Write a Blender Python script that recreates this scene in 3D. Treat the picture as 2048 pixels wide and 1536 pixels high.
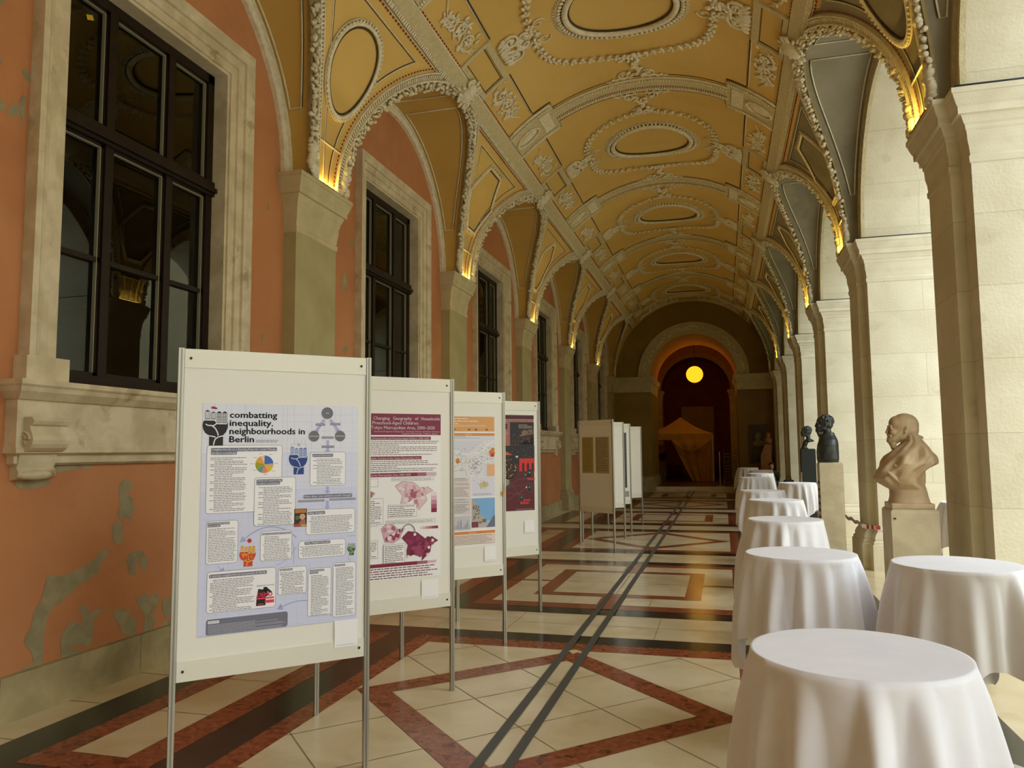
import bpy, bmesh, math, random
from mathutils import Vector, Matrix
C = bpy.context.scene.collection
for o in list(bpy.data.objects): bpy.data.objects.remove(o)
PI = math.pi
sin, cos = math.sin, math.cos

# ------------------------------------------------------------------ camera
cam = bpy.data.objects.new('camera', bpy.data.cameras.new('camera')); C.objects.link(cam)
cam.data.sensor_width = 36.0; cam.data.lens = 36.0*1535/2048; cam.data.clip_end = 300
_y, _p, _r = .2668, .0862, -.0086
F = Vector((-sin(_y)*cos(_p), cos(_y)*cos(_p), sin(_p)))
R0 = Vector((cos(_y), sin(_y), 0)); U0 = R0.cross(F)
RR = R0*cos(_r)+U0*sin(_r); UU = -R0*sin(_r)+U0*cos(_r)
m = Matrix((RR, UU, -F)).transposed().to_4x4(); m.translation = Vector((0, 0, 1.75))
cam.matrix_world = m
bpy.context.scene.camera = cam
# ------------------------------------------------------------------ world, exposure
w = bpy.data.worlds.new('sky'); bpy.context.scene.world = w; w.use_nodes = True
bg = w.node_tree.nodes['Background']; bg.inputs[0].default_value = (.87, .94, 1.0, 1); bg.inputs[1].default_value = 3.6
vs = bpy.context.scene.view_settings
vs.view_transform = 'Standard'; vs.look = 'None'; vs.exposure = 0.35; vs.gamma = 1; vs.use_curve_mapping = False
sc = bpy.context.scene
sc.cycles.max_bounces = 8; sc.cycles.diffuse_bounces = 5; sc.cycles.glossy_bounces = 4
sc.cycles.sample_clamp_indirect = 6; sc.cycles.caustics_reflective = False; sc.cycles.caustics_refractive = False

# ------------------------------------------------------------------ layout constants (metres)
XC, ZC, RV = -1.2, 4.8, 3.15          # barrel vault axis and radius
P = 4.93                              # bay length
YP = [7.79+P*i for i in range(-3, 6)]  # pilaster lines (index 3 is the first one in view)
YB = [7.79-P/2+P*i for i in range(-2, 6)]  # bay centres
WL, WR = -4.60, 2.12                  # wall planes
RG = 2.08                             # lunette radius
YEND = 32.85

# ------------------------------------------------------------------ materials
MATS = {}
def rgb(h):
    h = h.lstrip('#'); v = [int(h[i:i+2], 16)/255 for i in (0, 2, 4)]
    return tuple((x/12.92 if x <= .04045 else ((x+.055)/1.055)**2.4) for x in v)+(1,)
def flat(h, rough=.6, metal=0.0):
    k = 'flat_%s_%g_%g' % (h, rough, metal)
    if k in MATS: return MATS[k]
    m = bpy.data.materials.new(k); m.use_nodes = True
    b = m.node_tree.nodes['Principled BSDF']
    b.inputs['Base Color'].default_value = rgb(h); b.inputs['Roughness'].default_value = rough
    b.inputs['Metallic'].default_value = metal
    MATS[k] = m; return m
def stone(name, c1, c2, scale=3.0, rough=.6, bump=.15, bscale=40, c3=None, t3=(.62, .66), s3=1.2, detail=6, joints=None, spec=.5, lo=.35, hi=.65):
    m = bpy.data.materials.new(name); m.use_nodes = True; nt = m.node_tree; N = nt.nodes; L = nt.links
    b = N['Principled BSDF']; b.inputs['Roughness'].default_value = rough
    b.inputs['Specular IOR Level'].default_value = spec
    tc = N.new('ShaderNodeTexCoord')
    n1 = N.new('ShaderNodeTexNoise'); n1.inputs['Scale'].default_value = scale; n1.inputs['Detail'].default_value = detail
    n1.inputs['Distortion'].default_value = .4
    L.new(tc.outputs['Object'], n1.inputs['Vector'])
    cr = N.new('ShaderNodeValToRGB'); cr.color_ramp.elements[0].position = lo; cr.color_ramp.elements[1].position = hi
    cr.color_ramp.elements[0].color = rgb(c1); cr.color_ramp.elements[1].color = rgb(c2)
    L.new(n1.outputs['Fac'], cr.inputs['Fac']); col = cr.outputs['Color']
    if c3:
        n3 = N.new('ShaderNodeTexNoise'); n3.inputs['Scale'].default_value = s3; n3.inputs['Detail'].default_value = 8
        n3.inputs['Roughness'].default_value = .62
        L.new(tc.outputs['Object'], n3.inputs['Vector'])
        r3 = N.new('ShaderNodeValToRGB'); r3.color_ramp.elements[0].position = t3[0]; r3.color_ramp.elements[1].position = t3[1]
        L.new(n3.outputs['Fac'], r3.inputs['Fac'])
        mx = N.new('ShaderNodeMix'); mx.data_type = 'RGBA'
        L.new(r3.outputs['Color'], mx.inputs['Factor']); L.new(col, mx.inputs['A']); mx.inputs['B'].default_value = rgb(c3)
        col = mx.outputs['Result']
    h = None
    if joints:   # (axis, width, height, colour)
        ax, bw, bh, jc = joints
        sp = N.new('ShaderNodeSeparateXYZ'); L.new(tc.outputs['Object'], sp.inputs[0])
        cb = N.new('ShaderNodeCombineXYZ'); L.new(sp.outputs[ax], cb.inputs[0]); L.new(sp.outputs['Z'], cb.inputs[1])
        br = N.new('ShaderNodeTexBrick'); br.inputs['Scale'].default_value = 1
        br.inputs['Brick Width'].default_value = bw; br.inputs['Row Height'].default_value = bh
        br.inputs['Mortar Size'].default_value = .004; br.inputs['Mortar Smooth'].default_value = .3
        br.inputs['Color1'].default_value = (0, 0, 0, 1); br.inputs['Color2'].default_value = (.25, .25, .25, 1); br.inputs['Mortar'].default_value = (1, 1, 1, 1)
        L.new(cb.outputs[0], br.inputs['Vector'])
        mx = N.new('ShaderNodeMix'); mx.data_type = 'RGBA'
        mlt = N.new('ShaderNodeMath'); mlt.operation = 'MULTIPLY'; mlt.inputs[1].default_value = .55
        L.new(br.outputs['Color'], mlt.inputs[0]); L.new(mlt.outputs[0], mx.inputs['Factor'])
        L.new(col, mx.inputs['A']); mx.inputs['B'].default_value = rgb(jc); col = mx.outputs['Result']
    L.new(col, b.inputs['Base Color'])
    if bump:
        n2 = N.new('ShaderNodeTexNoise'); n2.inputs['Scale'].default_value = bscale; n2.inputs['Detail'].default_value = 5
        L.new(tc.outputs['Object'], n2.inputs['Vector'])
        bp = N.new('ShaderNodeBump'); bp.inputs['Strength'].default_value = bump; bp.inputs['Distance'].default_value = .01
        L.new(n2.outputs['Fac'], bp.inputs['Height']); L.new(bp.outputs['Normal'], b.inputs['Normal'])
    return m
def emis(name, col, s):
    m = bpy.data.materials.new(name); m.use_nodes = True; nt = m.node_tree
    b = nt.nodes['Principled BSDF']; b.inputs['Base Color'].default_value = (0, 0, 0, 1)
    b.inputs['Emission Color'].default_value = col; b.inputs['Emission Strength'].default_value = s
    return m
M = {}
M['red'] = stone('terracotta_plaster', '#b97a4c', '#c38657', 1.1, .85, .25, 60, '#ad7047', (.5, .7), .6)
M['patch'] = stone('bare_grey_plaster', '#8d8262', '#a09672', 9, .9, .4, 50)
M['marble'] = stone('veined_marble', '#c3b491', '#dccfae', 5, .55, .2, 50, '#a5946c', (.60, .68), 2.2)
M['marbled'] = stone('weathered_marble_edge', '#8a7450', '#9c8560', 7, .8, .4, 40)
M['cap'] = stone('pilaster_stone', '#bfb288', '#cfc39b', 4, .7, .25, 60)
M['shaft'] = stone('pilaster_shaft_stone', '#a99f6f', '#b5ab7c', 1.6, .7, .2, 70, '#9a9064', (.55, .75), .9)
M['pier'] = stone('pale_limestone', '#d6ceb0', '#e2dbc0', 1.8, .8, .5, 35, '#c9c0a2', (.58, .72), 2.5, joints=('X', 1.9, .62, '#a79c78'))
M['piercap'] = stone('pale_limestone_moulding', '#d2c9ac', '#dfd7bc', 3, .75, .25, 60)
M['base'] = stone('stone_skirting', '#9c9068', '#b3a67c', 3, .8, .4, 30, '#7c7150', (.55, .75), 1.4)
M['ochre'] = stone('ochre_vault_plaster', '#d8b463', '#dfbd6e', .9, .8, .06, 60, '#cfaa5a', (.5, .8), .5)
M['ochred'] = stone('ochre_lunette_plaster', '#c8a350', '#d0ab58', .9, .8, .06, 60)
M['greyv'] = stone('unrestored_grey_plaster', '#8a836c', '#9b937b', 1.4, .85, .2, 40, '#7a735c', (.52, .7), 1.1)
M['stucco'] = stone('cream_stucco', '#ddd4b4', '#f0e8cc', 14, .75, .4, 90)
M['stuccod'] = stone('cream_stucco_band', '#cabc92', '#d8cb9f', 16, .75, .9, 70)
M['line'] = flat('#4c3d20', .8); M['dots'] = flat('#8c3f1e', .8)
M['fcream'] = stone('cream_floor_marble', '#d0bf98', '#dccfac', 2.2, .22, .02, 30, '#c4b088', (.55, .75), 1.6)
M['fred'] = stone('red_floor_marble', '#7c3d26', '#9a553a', 22, .2, .02, 30, '#5e2c1c', (.55, .62), 12)
M['fblack'] = stone('black_floor_marble', '#1b1d1c', '#2d302f', 10, .18, .02, 30, '#454a49', (.66, .7), 9)
M['fjoint'] = flat('#8d7a58', .6); M['fstrip'] = flat('#4b4c47', .5)
M['brown'] = stone('dark_brown_window_wood', '#190f06', '#221508', 9, .5, .1, 60, spec=.25)
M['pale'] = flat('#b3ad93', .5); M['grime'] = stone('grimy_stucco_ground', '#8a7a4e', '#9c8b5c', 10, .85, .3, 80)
M['cloth'] = stone('white_tablecloth_fabric', '#f0f1f8', '#f5f6fb', 6, .8, .05, 300)
M['alu'] = flat('#b9b7ab', .35, .7); M['panel'] = flat('#f2f0e4', .55); M['rail'] = flat('#eae8d8', .4, .1); M['screw'] = flat('#2a261c', .5); M['bead'] = flat('#8f8a70', .5)
M['bronze'] = stone('dark_bronze', '#222522', '#333833', 8, .42, .2, 30, spec=.6); M['bustm'] = stone('tan_bust_marble', '#b39a74', '#c9b28c', 5, .5, .15, 60)
M['pedm'] = stone('cream_pedestal_stone', '#bdb08e', '#cfc3a0', 5, .7, .25, 60); M['pedd'] = flat('#1f2726', .35)
M['gold'] = emis('warm_led_light', (1, .66, .12, 1), 14)
M['globe'] = emis('glowing_globe_glass', (1, .42, .014, 1), 1.4)
def glassmat():
    m = bpy.data.materials.new('window_glass'); m.use_nodes = True; nt = m.node_tree; N = nt.nodes; L = nt.links
    out = N['Material Output']; N.remove(N['Principled BSDF'])
    fr = N.new('ShaderNodeFresnel'); fr.inputs[0].default_value = 1.55
    tr = N.new('ShaderNodeBsdfTransparent'); tr.inputs[0].default_value = (.62, .66, .6, 1)
    gl = N.new('ShaderNodeBsdfGlossy'); gl.inputs['Roughness'].default_value = .01; gl.inputs['Color'].default_value = (.9, .95, .9, 1)
    mx = N.new('ShaderNodeMixShader'); L.new(fr.outputs[0], mx.inputs[0]); L.new(tr.outputs[0], mx.inputs[1]); L.new(gl.outputs[0], mx.inputs[2])
    L.new(mx.outputs[0], out.inputs[0]); return m
M['glass'] = glassmat()

# ------------------------------------------------------------------ mesh builder
class MB:
    def __init__(s): s.v = []; s.f = []; s.mi = []; s.ms = []; s.sm = []
    def m(s, mat):
        if mat not in s.ms: s.ms.append(mat)
        return s.ms.index(mat)
    def add(s, vs, fs, mat, smooth=False):
        b = len(s.v); s.v += [tuple(q) for q in vs]; k = s.m(mat)
        for f in fs: s.f.append([b+i for i in f]); s.mi.append(k); s.sm.append(smooth)
    def quad(s, a, b, c, d, mat): s.add([a, b, c, d], [(0, 1, 2, 3)], mat)
    def poly(s, pts, mat): s.add(pts, [tuple(range(len(pts)))], mat)
    def box(s, x0, x1, y0, y1, z0, z1, mat):
        s.add([(x0,y0,z0),(x1,y0,z0),(x1,y1,z0),(x0,y1,z0),(x0,y0,z1),(x1,y0,z1),(x1,y1,z1),(x0,y1,z1)],
              [(0,3,2,1),(4,5,6,7),(0,1,5,4),(1,2,6,5),(2,3,7,6),(3,0,4,7)], mat)
    def obox(s, c, ax, ay, az, hx, hy, hz, mat):   # oriented box
        c = Vector(c); vs = []
        for k in (-1, 1):
            for i, j in ((-1,-1),(1,-1),(1,1),(-1,1)): vs.append(c+ax*hx*i+ay*hy*j+az*hz*k)
        s.add(vs, [(0,3,2,1),(4,5,6,7),(0,1,5,4),(1,2,6,5),(2,3,7,6),(3,0,4,7)], mat)
    def loft(s, rings, mat, closed=True, cap=True, smooth=False):
        n = len(rings[0]); vs = [q for r in rings for q in r]; fs = []
        for i in range(len(rings)-1):
            for j in range(n if closed else n-1):
                a = i*n+j; b = i*n+(j+1) % n; fs.append((a, b, b+n, a+n))
        if cap and closed: fs.append(tuple(range(n-1, -1, -1))); fs.append(tuple((len(rings)-1)*n+i for i in range(n)))
        s.add(vs, fs, mat, smooth)
    def tube(s, pts, r, mat, n=6, closed=False, smooth=True, r2=None):
        pts = [Vector(q) for q in pts]; k = len(pts); rings = []
        up = Vector((0, 0, 1))
        for i, q in enumerate(pts):
            a = pts[(i-1) % k] if (closed or i) else q; b = pts[(i+1) % k] if (closed or i < k-1) else q
            t = (b-a)
            if t.length < 1e-9: t = Vector((0, 1, 0))
            t.normalize()
            u = t.cross(up)
            if u.length < 1e-3: u = t.cross(Vector((1, 0, 0)))
            u.normalize(); v = u.cross(t)
            rr = r if not callable(r) else r(i/(k-1))
            rings.append([q+(u*cos(2*PI*j/n)+v*sin(2*PI*j/n))*rr for j in range(n)])
        if closed: rings.append(rings[0])
        s.loft(rings, mat, True, not closed, smooth)
    def lathe(s, prof, c, mat, n=24, smooth=True, ax='Z'):
        rings = []
        for r, h in prof:
            r = max(r, 1e-4); ring = []
            for j in range(n):
                a = 2*PI*j/n
                q = (r*cos(a), r*sin(a), h) if ax == 'Z' else ((h, r*cos(a), r*sin(a)) if ax == 'X' else (r*sin(a), h, r*cos(a)))
                ring.append((c[0]+q[0], c[1]+q[1], c[2]+q[2]))
            rings.append(ring)
        s.loft(rings, mat, True, True, smooth)
    def ell(s, c, r, mat, rot=None, nu=10, nv=6, smooth=True):
        c = Vector(c); vs = []; fs = []
        q = rot if rot is not None else Matrix.Identity(3)
        for i in range(nv+1):
            th = PI*i/nv
            for j in range(nu):
                a = 2*PI*j/nu
                vs.append(c+q @ Vector((r[0]*sin(th)*cos(a), r[1]*sin(th)*sin(a), r[2]*cos(th))))
        for i in range(nv):
            for j in range(nu):
                a = i*nu+j; b = i*nu+(j+1) % nu; fs.append((a, a+nu, b+nu, b))
        s.add(vs, fs, mat, smooth)
    def build(s, name, parent=None, loc=None):
        me = bpy.data.meshes.new(name); me.from_pydata(s.v, [], s.f)
        for mt in s.ms: me.materials.append(mt)
        me.polygons.foreach_set('material_index', s.mi); me.polygons.foreach_set('use_smooth', s.sm)
        me.update()
        o = bpy.data.objects.new(name, me); C.objects.link(o)
        if parent is not None: o.parent = parent
        if loc: o.location = loc
        return o
def tag(o, label=None, cat=None, group=None, kind=None):
    if label: o['label'] = label
    if cat: o['category'] = cat
    if group: o['group'] = group
    if kind: o['kind'] = kind
    return o
def empty(name, loc=(0, 0, 0), rz=0):
    o = bpy.data.objects.new(name, None); C.objects.link(o); o.location = loc; o.rotation_euler = (0, 0, rz); o.empty_display_size = .1
    return o
def place(o, parent=None, loc=None, rz=None, sc=None):   # copy sharing mesh
    c = o.copy(); C.objects.link(c)
    c.parent = parent
    if loc is not None: c.location = loc
    if rz is not None: c.rotation_euler = (0, 0, rz)
    if sc is not None: c.scale = sc
    return c
def copy_tree(o, parent=None):
    c = o.copy(); C.objects.link(c); c.parent = parent
    for ch in list(o.children): copy_tree(ch, c)
    return c
def rot_to(a, b):   # matrix whose local x=a, z=b
    a = a.normalized(); b = (b-a*b.dot(a)).normalized(); y = b.cross(a)
    return Matrix((a, y, b)).transposed()

# ------------------------------------------------------------------ floor
fl = MB(); _lz = .0012
def fr(x0, x1, y0, y1, k, mat): z = k*_lz; fl.quad((x0,y0,z),(x1,y0,z),(x1,y1,z),(x0,y1,z), mat)
fl.box(-4.6, 4.2, -9, 33.4, -.25, 0, M['fcream'])
def fline(p, q, k, wd=.004, mat=None):
    p = Vector((*p, k*_lz)); q = Vector((*q, k*_lz)); d = (q-p).normalized(); n = Vector((-d.y, d.x, 0))*wd
    fl.quad(p-n, q-n, q+n, p+n, mat or M['fjoint'])
xm = -1.30
for i, yc in enumerate(YB):
    y0, y1 = yc-P/2, yc+P/2
    for x in [-4.27+.72*k for k in range(9)]: fline((x, y1-.47), (x, y1+.47), 1)
    fline((-4.5, y1), (2.0, y1), 1)
    for k in range(7): fline((-4.55, y0+.35+k*.7), (-4.27, y0+.35+k*.7), 1)
    fr(-4.27, 1.67, y0+.47, y1-.47, 1, M['fblack'])
    for x0, x1 in ((-3.95, -3.15), (.55, 1.35)):
        fr(x0, x1, y0+.77, y1-.77, 2, M['fred']); fr(x0+.19, x1-.22, y0+.98, y1-.98, 3, M['fcream'])
        for k in (-.75, 0, .75): fline((x0+.19, yc+k), (x1-.22, yc+k), 4)
    fr(-2.84, .24, y0+.77, y1-.77, 2, M['fred']); fr(-2.67, .07, y0+1.02, y1-1.02, 3, M['fcream'])
    a, b = 1.37, P/2-1.04
    if (i % 2) == 0:
        # diagonal joints then diamond ring
        for sgn in (1, -1):
            for k in (-5, -3, -1, 1, 3, 5):
                c = k/3.0*.98; pts = []
                for u in (-1, 1):
                    v = c-sgn*u
                    if -1 <= v <= 1: pts.append((u, v))
                for v in (-1, 1):
                    u = sgn*(c-v)
                    if -1 < u < 1: pts.append((u, v))
                if len(pts) >= 2:
                    q0, q1 = pts[0], pts[1]
                    fline((xm+a*q0[0], yc+b*q0[1]), (xm+a*q1[0], yc+b*q1[1]), 4)
        o_ = [(xm-a*.995, yc), (xm, yc+b), (xm+a*.995, yc), (xm, yc-b)]; n_ = [(xm-a*.79, yc), (xm, yc+b*.78), (xm+a*.79, yc), (xm, yc-b*.78)]
        for k in range(4):
            z = 5*_lz
            fl.quad((*o_[k], z), (*o_[(k+1) % 4], z), (*n_[(k+1) % 4], z), (*n_[k], z), M['fred'])
        z = 6*_lz
        fl.quad((xm-.06, yc+b*1.0, z), (xm, yc+b*.93, z), (xm+.06, yc+b*1.0, z), (xm, yc+b*1.03, z), M['fcream'])
    else:
        for x in (-1.75, -.85): fline((x, y0+1.02), (x, y1-1.02), 4)
        fr(-2.84, .24, yc-.05, yc+.05, 4, M['fred'])
        fr(xm-.14, xm+.14, y0+.77, y1-.77, 4, M['fred'])
        fr(-2.28, -.30, yc-.99, yc+.99, 5, M['fred']); fr(-2.08, -.49, yc-.80, yc+.80, 6, M['fcream'])
        for k in (-.27, .27): fline((-2.08, yc+k*0), (-.49, yc+k*0), 7)
        fline((xm, yc-.8), (xm, yc+.8), 7)
for x in (-1.375, -1.20): fr(x-.032, x+.032, -6, 33.3, 8, M['fstrip'])
floor = fl.build('floor'); tag(floor, 'polished cream, red and black marble floor with diamond and square inlays', kind='structure')
# ------------------------------------------------------------------ left wall
def arc(cy, cz, r, a0, a1, n): return [(cy+r*cos(a0+(a1-a0)*k/n), cz+r*sin(a0+(a1-a0)*k/n)) for k in range(n+1)]
wl = MB()
def wall_yz(mb, x, y0, y1, z0, z1, mat, x2):
    mb.box(x2, x, y0, y1, z0, z1, mat)
WIN_H, WIN_Z0, WIN_Z1 = .94, 2.25, 5.46; WO = .03; YWIN = [y+.03 for y in YB]
ya = -9
for yc in YWIN:
    wall_yz(wl, WL, ya, yc-WIN_H-WO, 0, 7.3, M['red'], WL-.6)
    wall_yz(wl, WL, yc-WIN_H-WO, yc+WIN_H+WO, 0, WIN_Z0-WO, M['red'], WL-.6)
    wall_yz(wl, WL, yc-WIN_H-WO, yc+WIN_H+WO, WIN_Z1+WO, 7.3, M['red'], WL-.6)
    ya = yc+WIN_H+WO
wall_yz(wl, WL, ya, 47, 0, 7.3, M['red'], WL-.6)
# bare plaster patches on the first stretch of wall, traced as chips with ragged outlines
def yz_of(px, py, X):
    d = F+RR*((px-1024)/1535)-UU*((py-768)/1535); t = X/d.x; return (t*d.y, 1.75+t*d.z)
rnd = random.Random(4)
PATCH = [ # outlines in wall metres (y, z)
 [(4.62,.98),(4.78,1.12),(4.86,1.22),(4.95,1.21),(5.02,1.12),(4.93,1.02),(4.84,.98),(4.76,.9),(4.66,.86)]]
TR = [  # photo-traced outlines: (x, y) in a crop at (0, 900), scale 3.2
 [(765,210),(800,190),(845,200),(845,250),(800,260),(850,310),(860,380),(840,440),(800,430),(780,450),(750,410),(770,350),(765,280)],
 [(730,470),(770,455),(790,500),(780,600),(735,600),(720,520)],
 [(640,650),(710,625),(690,660),(650,720),(630,780),(560,830),(500,870),(440,930),(400,960),(340,1000),(300,1080),(275,1180),(270,1290),(270,1380),(200,1395),(140,1430),(135,1400),(215,1360),(200,1290),(160,1250),(160,1200),(200,1130),(220,1040),(270,950),(290,870),(300,800),(400,800),(470,780),(520,750),(600,710)],
 [(795,715),(840,660),(900,645),(940,680),(940,740),(925,785),(900,740),(895,690),(870,740),(865,800),(830,790),(820,730)],
 [(500,1020),(540,985),(560,1010),(570,1050),(650,1015),(668,1030),(600,1080),(600,1150),(580,1250),(470,1260),(440,1280),(550,1290),(400,1335),(385,1260),(390,1180),(440,1100),(520,1120),(530,1060)],
 [(735,1025),(820,1015),(830,1070),(870,1065),(875,1150),(850,1190),(780,1185),(770,1120),(735,1080)],
 [(870,950),(930,920),(960,960),(990,910),(1020,930),(1005,1000),(960,1060),(1000,1080),(980,1140),(910,1175),(930,1080),(895,1010)],
 [(1040,960),(1110,930),(1115,1060),(1060,1070),(1035,1020)],[(1035,1100),(1110,1080),(1110,1130),(1050,1130)],
 [(340,50),(470,0),(500,50),(570,45),(585,110),(500,120),(430,140),(300,150)],
 [(90,225),(105,200),(330,195),(330,215),(190,252),(120,240)]]
def ragged(pts, amp, rr, sub=3):
    out = []
    for i in range(len(pts)):
        a, b = pts[i], pts[(i+1) % len(pts)]
        for k in range(sub): t = k/sub; out.append((a[0]+(b[0]-a[0])*t+rr.uniform(-amp, amp), a[1]+(b[1]-a[1])*t+rr.uniform(-amp, amp)))
    return out
def chip(pts):
    from mathutils.geometry import tessellate_polygon
    v = [Vector((y, z, 0)) for y, z in pts]; tris = tessellate_polygon([v])
    wl.add([(WL+.003, y, z) for y, z in pts], [tuple(t) for t in tris], M['patch'])
for t in TR: chip(ragged([yz_of(x/3.2, 900+y/3.2, WL+.003) for x, y in t], .008, rnd))
for t in [[(140,455),(170,440),(195,470),(195,525),(160,510)],[(50,700),(90,665),(120,680),(145,610),(165,620),(160,750),(150,810),(140,745),(60,745)],[(0,640),(30,650),(30,700),(0,710)],[(0,370),(20,380),(15,400),(0,400)],[(0,0),(35,0),(20,25),(0,30)]]:
    chip(ragged([yz_of(x/3.2, y/3.2, WL+.003) for x, y in t], .006, rnd))
for t in [[(110,345),(120,340),(122,380),(112,385)],[(72,1175),(85,1170),(82,1235),(72,1238)],[(640,565),(665,590),(665,635),(640,610)],[(590,1270),(625,1250),(630,1280),(605,1310)],[(645,30),(665,0),(665,120),(645,110)],[(0,1200),(30,1250),(20,1255)]]:
    chip(ragged([yz_of(500+x/3.2, 300+y/3.2, WL+.003) for x, y in t], .006, rnd))
for yq, zq, s_ in [(8.75, 3.9, .1), (8.6, 1.9, .12), (11.9, 1.5, .18), (13.4, 2.2, .12), (9.0, 1.2, .16)]:
    chip([(yq+s_*cos(a)*rnd.uniform(.5, 1), zq+s_*1.6*sin(a)*rnd.uniform(.5, 1)) for a in [k*PI/7 for k in range(14)]])
wall_left = wl.build('wall_left'); tag(wall_left, 'terracotta plaster wall with flaking patches', kind='structure')
bb = MB()
for k in range(-9, 34):
    bb.box(WL-.02, WL+.05, k*1.25+.30, k*1.25+1.25+.295, 0, .30, M['base'])
tag(bb.build('baseboard_left'), kind='structure')

# ------------------------------------------------------------------ windows on the left wall
def frame_sweep(mb, prof, h, z0, z1, x0, mat):
    # profile (w outward, x); U-shaped architrave round the opening with mitred corners
    rings = []
    for (sy, z, dz) in ((-1, z0, 0), (-1, z1, 1), (1, z1, 1), (1, z0, 0)):
        rings.append([(x0+x, sy*(h+w_), z+dz*w_) for w_, x in prof])
    mb.loft(rings, mat, closed=False)
WP = [(.035, -.2), (0, -.2), (0, 0), (.03, .0), (.03, .02), (.11, .025), (.115, .045), (.20, .05), (.205, .075), (.24, .085), (.26, .10), (.31, .10), (.31, -.02)]
def make_window(n):
    root = empty('window_%d' % n)
    s = MB(); frame_sweep(s, WP, WIN_H, WIN_Z0, WIN_Z1, WL, M['marble'])
    for sy in (-1, 1): s.box(WL, WL+.115, sy*1.28-.0 if sy < 0 else .93, -.93 if sy < 0 else 1.28, WIN_Z0, WIN_Z0+.17, M['marble'])
    s.box(WL-.18, WL-.0, -WIN_H, WIN_H, WIN_Z0-.05, WIN_Z0+.0, M['marble'])
    s.build('stone_surround', root)
    s = MB()   # sill: profile (x,z) extruded along y with returned ends
    prof = [(.20, 2.25), (.20, 2.215), (.185, 2.20), (.175, 2.17), (.14, 2.135), (.125, 2.12), (.10, 2.115), (.10, 1.80), (.115, 1.785), (.115, 1.76), (.06, 1.74), (.06, 1.69), (.035, 1.675), (0, 1.67)]
    rings = []
    for x, z in prof: hy = 1.26+x*.62; rings.append([(WL-.01, -hy, z), (WL+x, -hy, z), (WL+x, hy, z), (WL-.01, hy, z)])
    s.loft(rings, M['marble'], True, True)
    sill = s.build('sill', root)
    s = MB()   # console bracket
    pr = [(.0, 2.0), (.17, 2.0), (.19, 1.975), (.175, 1.95), (.155, 1.94)]
    pr += [(.10+.085*cos(a), 1.85+.085*sin(a)) for a in [PI/2-.9-k*.35 for k in range(8)]]
    pr += [(.07, 1.70), (.055, 1.66), (.075, 1.635), (.07, 1.60), (.045, 1.585), (.0, 1.575)]
    n_ = len(pr)
    s.loft([[(WL+x, -.15, z) for x, z in pr], [(WL+x, .15, z) for x, z in pr]], M['marble'])
    for e in (-.152, .152):
        s.tube([(WL+.10+.06*(1-k/22)*cos(k*.6), e, 1.85+.06*(1-k/22)*sin(k*.6)) for k in range(20)], .009, M['marble'])
    s.ell((WL+.06, 0, 1.61), (.035, .155, .035), M['marble'], nu=10, nv=8)
    con = s.build('console', root, (0, -1.12, 0)); place(con, root, (0, 1.12, 0))
    s = MB(); xg = WL-.18; bm = M['brown']
    H = WIN_H; z0, z1 = WIN_Z0, WIN_Z1
    s.box(xg-.06, xg+.03, -H, -H+.09, z0, z1, bm); s.box(xg-.06, xg+.03, H-.09, H, z0, z1, bm)
    s.box(xg-.06, xg+.03, -H, H, z1-.09, z1, bm); s.box(xg-.06, xg+.045, -H, H, z0, z0+.11, bm); s.box(xg, xg+.10, -H, H, z0, z0+.035, bm)
    s.build('window_frame', root)
    s = MB(); s.box(xg-.06, xg+.06, -H+.0, H-.0, 4.24, 4.38, bm); s.box(xg, xg+.09, -H-.01, H+.01, 4.27, 4.315, bm); s.build('transom', root)
    for c in (-.37, .33):
        s = MB(); s.box(xg-.05, xg+.04, c-.04, c+.04, z0+.11, 4.24, bm); s.box(xg-.05, xg+.04, c-.04, c+.04, 4.38, z1-.09, bm); s.build('mullion', root)
    cols = [(-H+.09, -.41), (-.33, .29), (.37, H-.09)]
    for c0, c1 in cols:
        for (a, b, bar) in ((z0+.11, 4.24, 3.29), (4.38, z1-.09, None)):
            g = MB(); g.box(xg-.022, xg-.016, c0, c1, a, b, M['glass'])
            gp = g.build('glass_pane', root)
            t = MB(); w_ = .028; pv = M['bead']
            t.box(xg-.045, xg+.02, c0, c0+w_, a, b, bm); t.box(xg-.045, xg+.02, c1-w_, c1, a, b, bm)
            t.box(xg-.045, xg+.02, c0, c1, a, a+w_, bm); t.box(xg-.045, xg+.02, c0, c1, b-w_, b, bm)
            t.box(xg-.010, xg+.021, c1-w_-.007, c1-w_, a+w_, b-w_, pv); t.box(xg-.010, xg+.021, c0+w_, c1-w_, b-w_-.007, b-w_, pv)
            if bar: t.box(xg-.04, xg+.02, c0, c1, bar-.02, bar+.02, bm)
            t.box(xg-.075, xg-.05, c1-w_-.012, c1-w_, a+w_, b-w_, M['pale']); t.box(xg-.075, xg-.05, c0+w_, c1-w_, b-w_-.012, b-w_, M['pale'])
            t.build('casement', root)
    # inner casement and pale reveal behind the outer panes
    t = MB(); pl = M['pale']
    t.box(WL-.62, WL-.255, -H-.03, -H+.0, z0, z1, pl); t.box(WL-.62, WL-.255, H-.0, H+.03, z0, z1, pl); t.box(WL-.62, WL-.255, -H, H, z1, z1+.02, pl)
    for c in (-.91, -.02, .87): t.box(WL-.56, WL-.52, c-.04, c+.04, z0, z1, pl)
    for z in (z0+.05, 4.31, z1-.05): t.box(WL-.56, WL-.52, -H, H, z-.04, z+.04, pl)
    t.build('inner_casement', root)
    return root
win = make_window(1); win.location = (0, YWIN[2], 0)
WN = ['large window nearest the camera with dark wooden frame and stone surround', 'second window from the camera, above the first display boards', 'third window along the left wall', 'fourth window along the left wall', 'fifth window along the left wall', 'sixth window, farthest on the left wall']
tag(win, WN[0], kind='structure')
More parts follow.
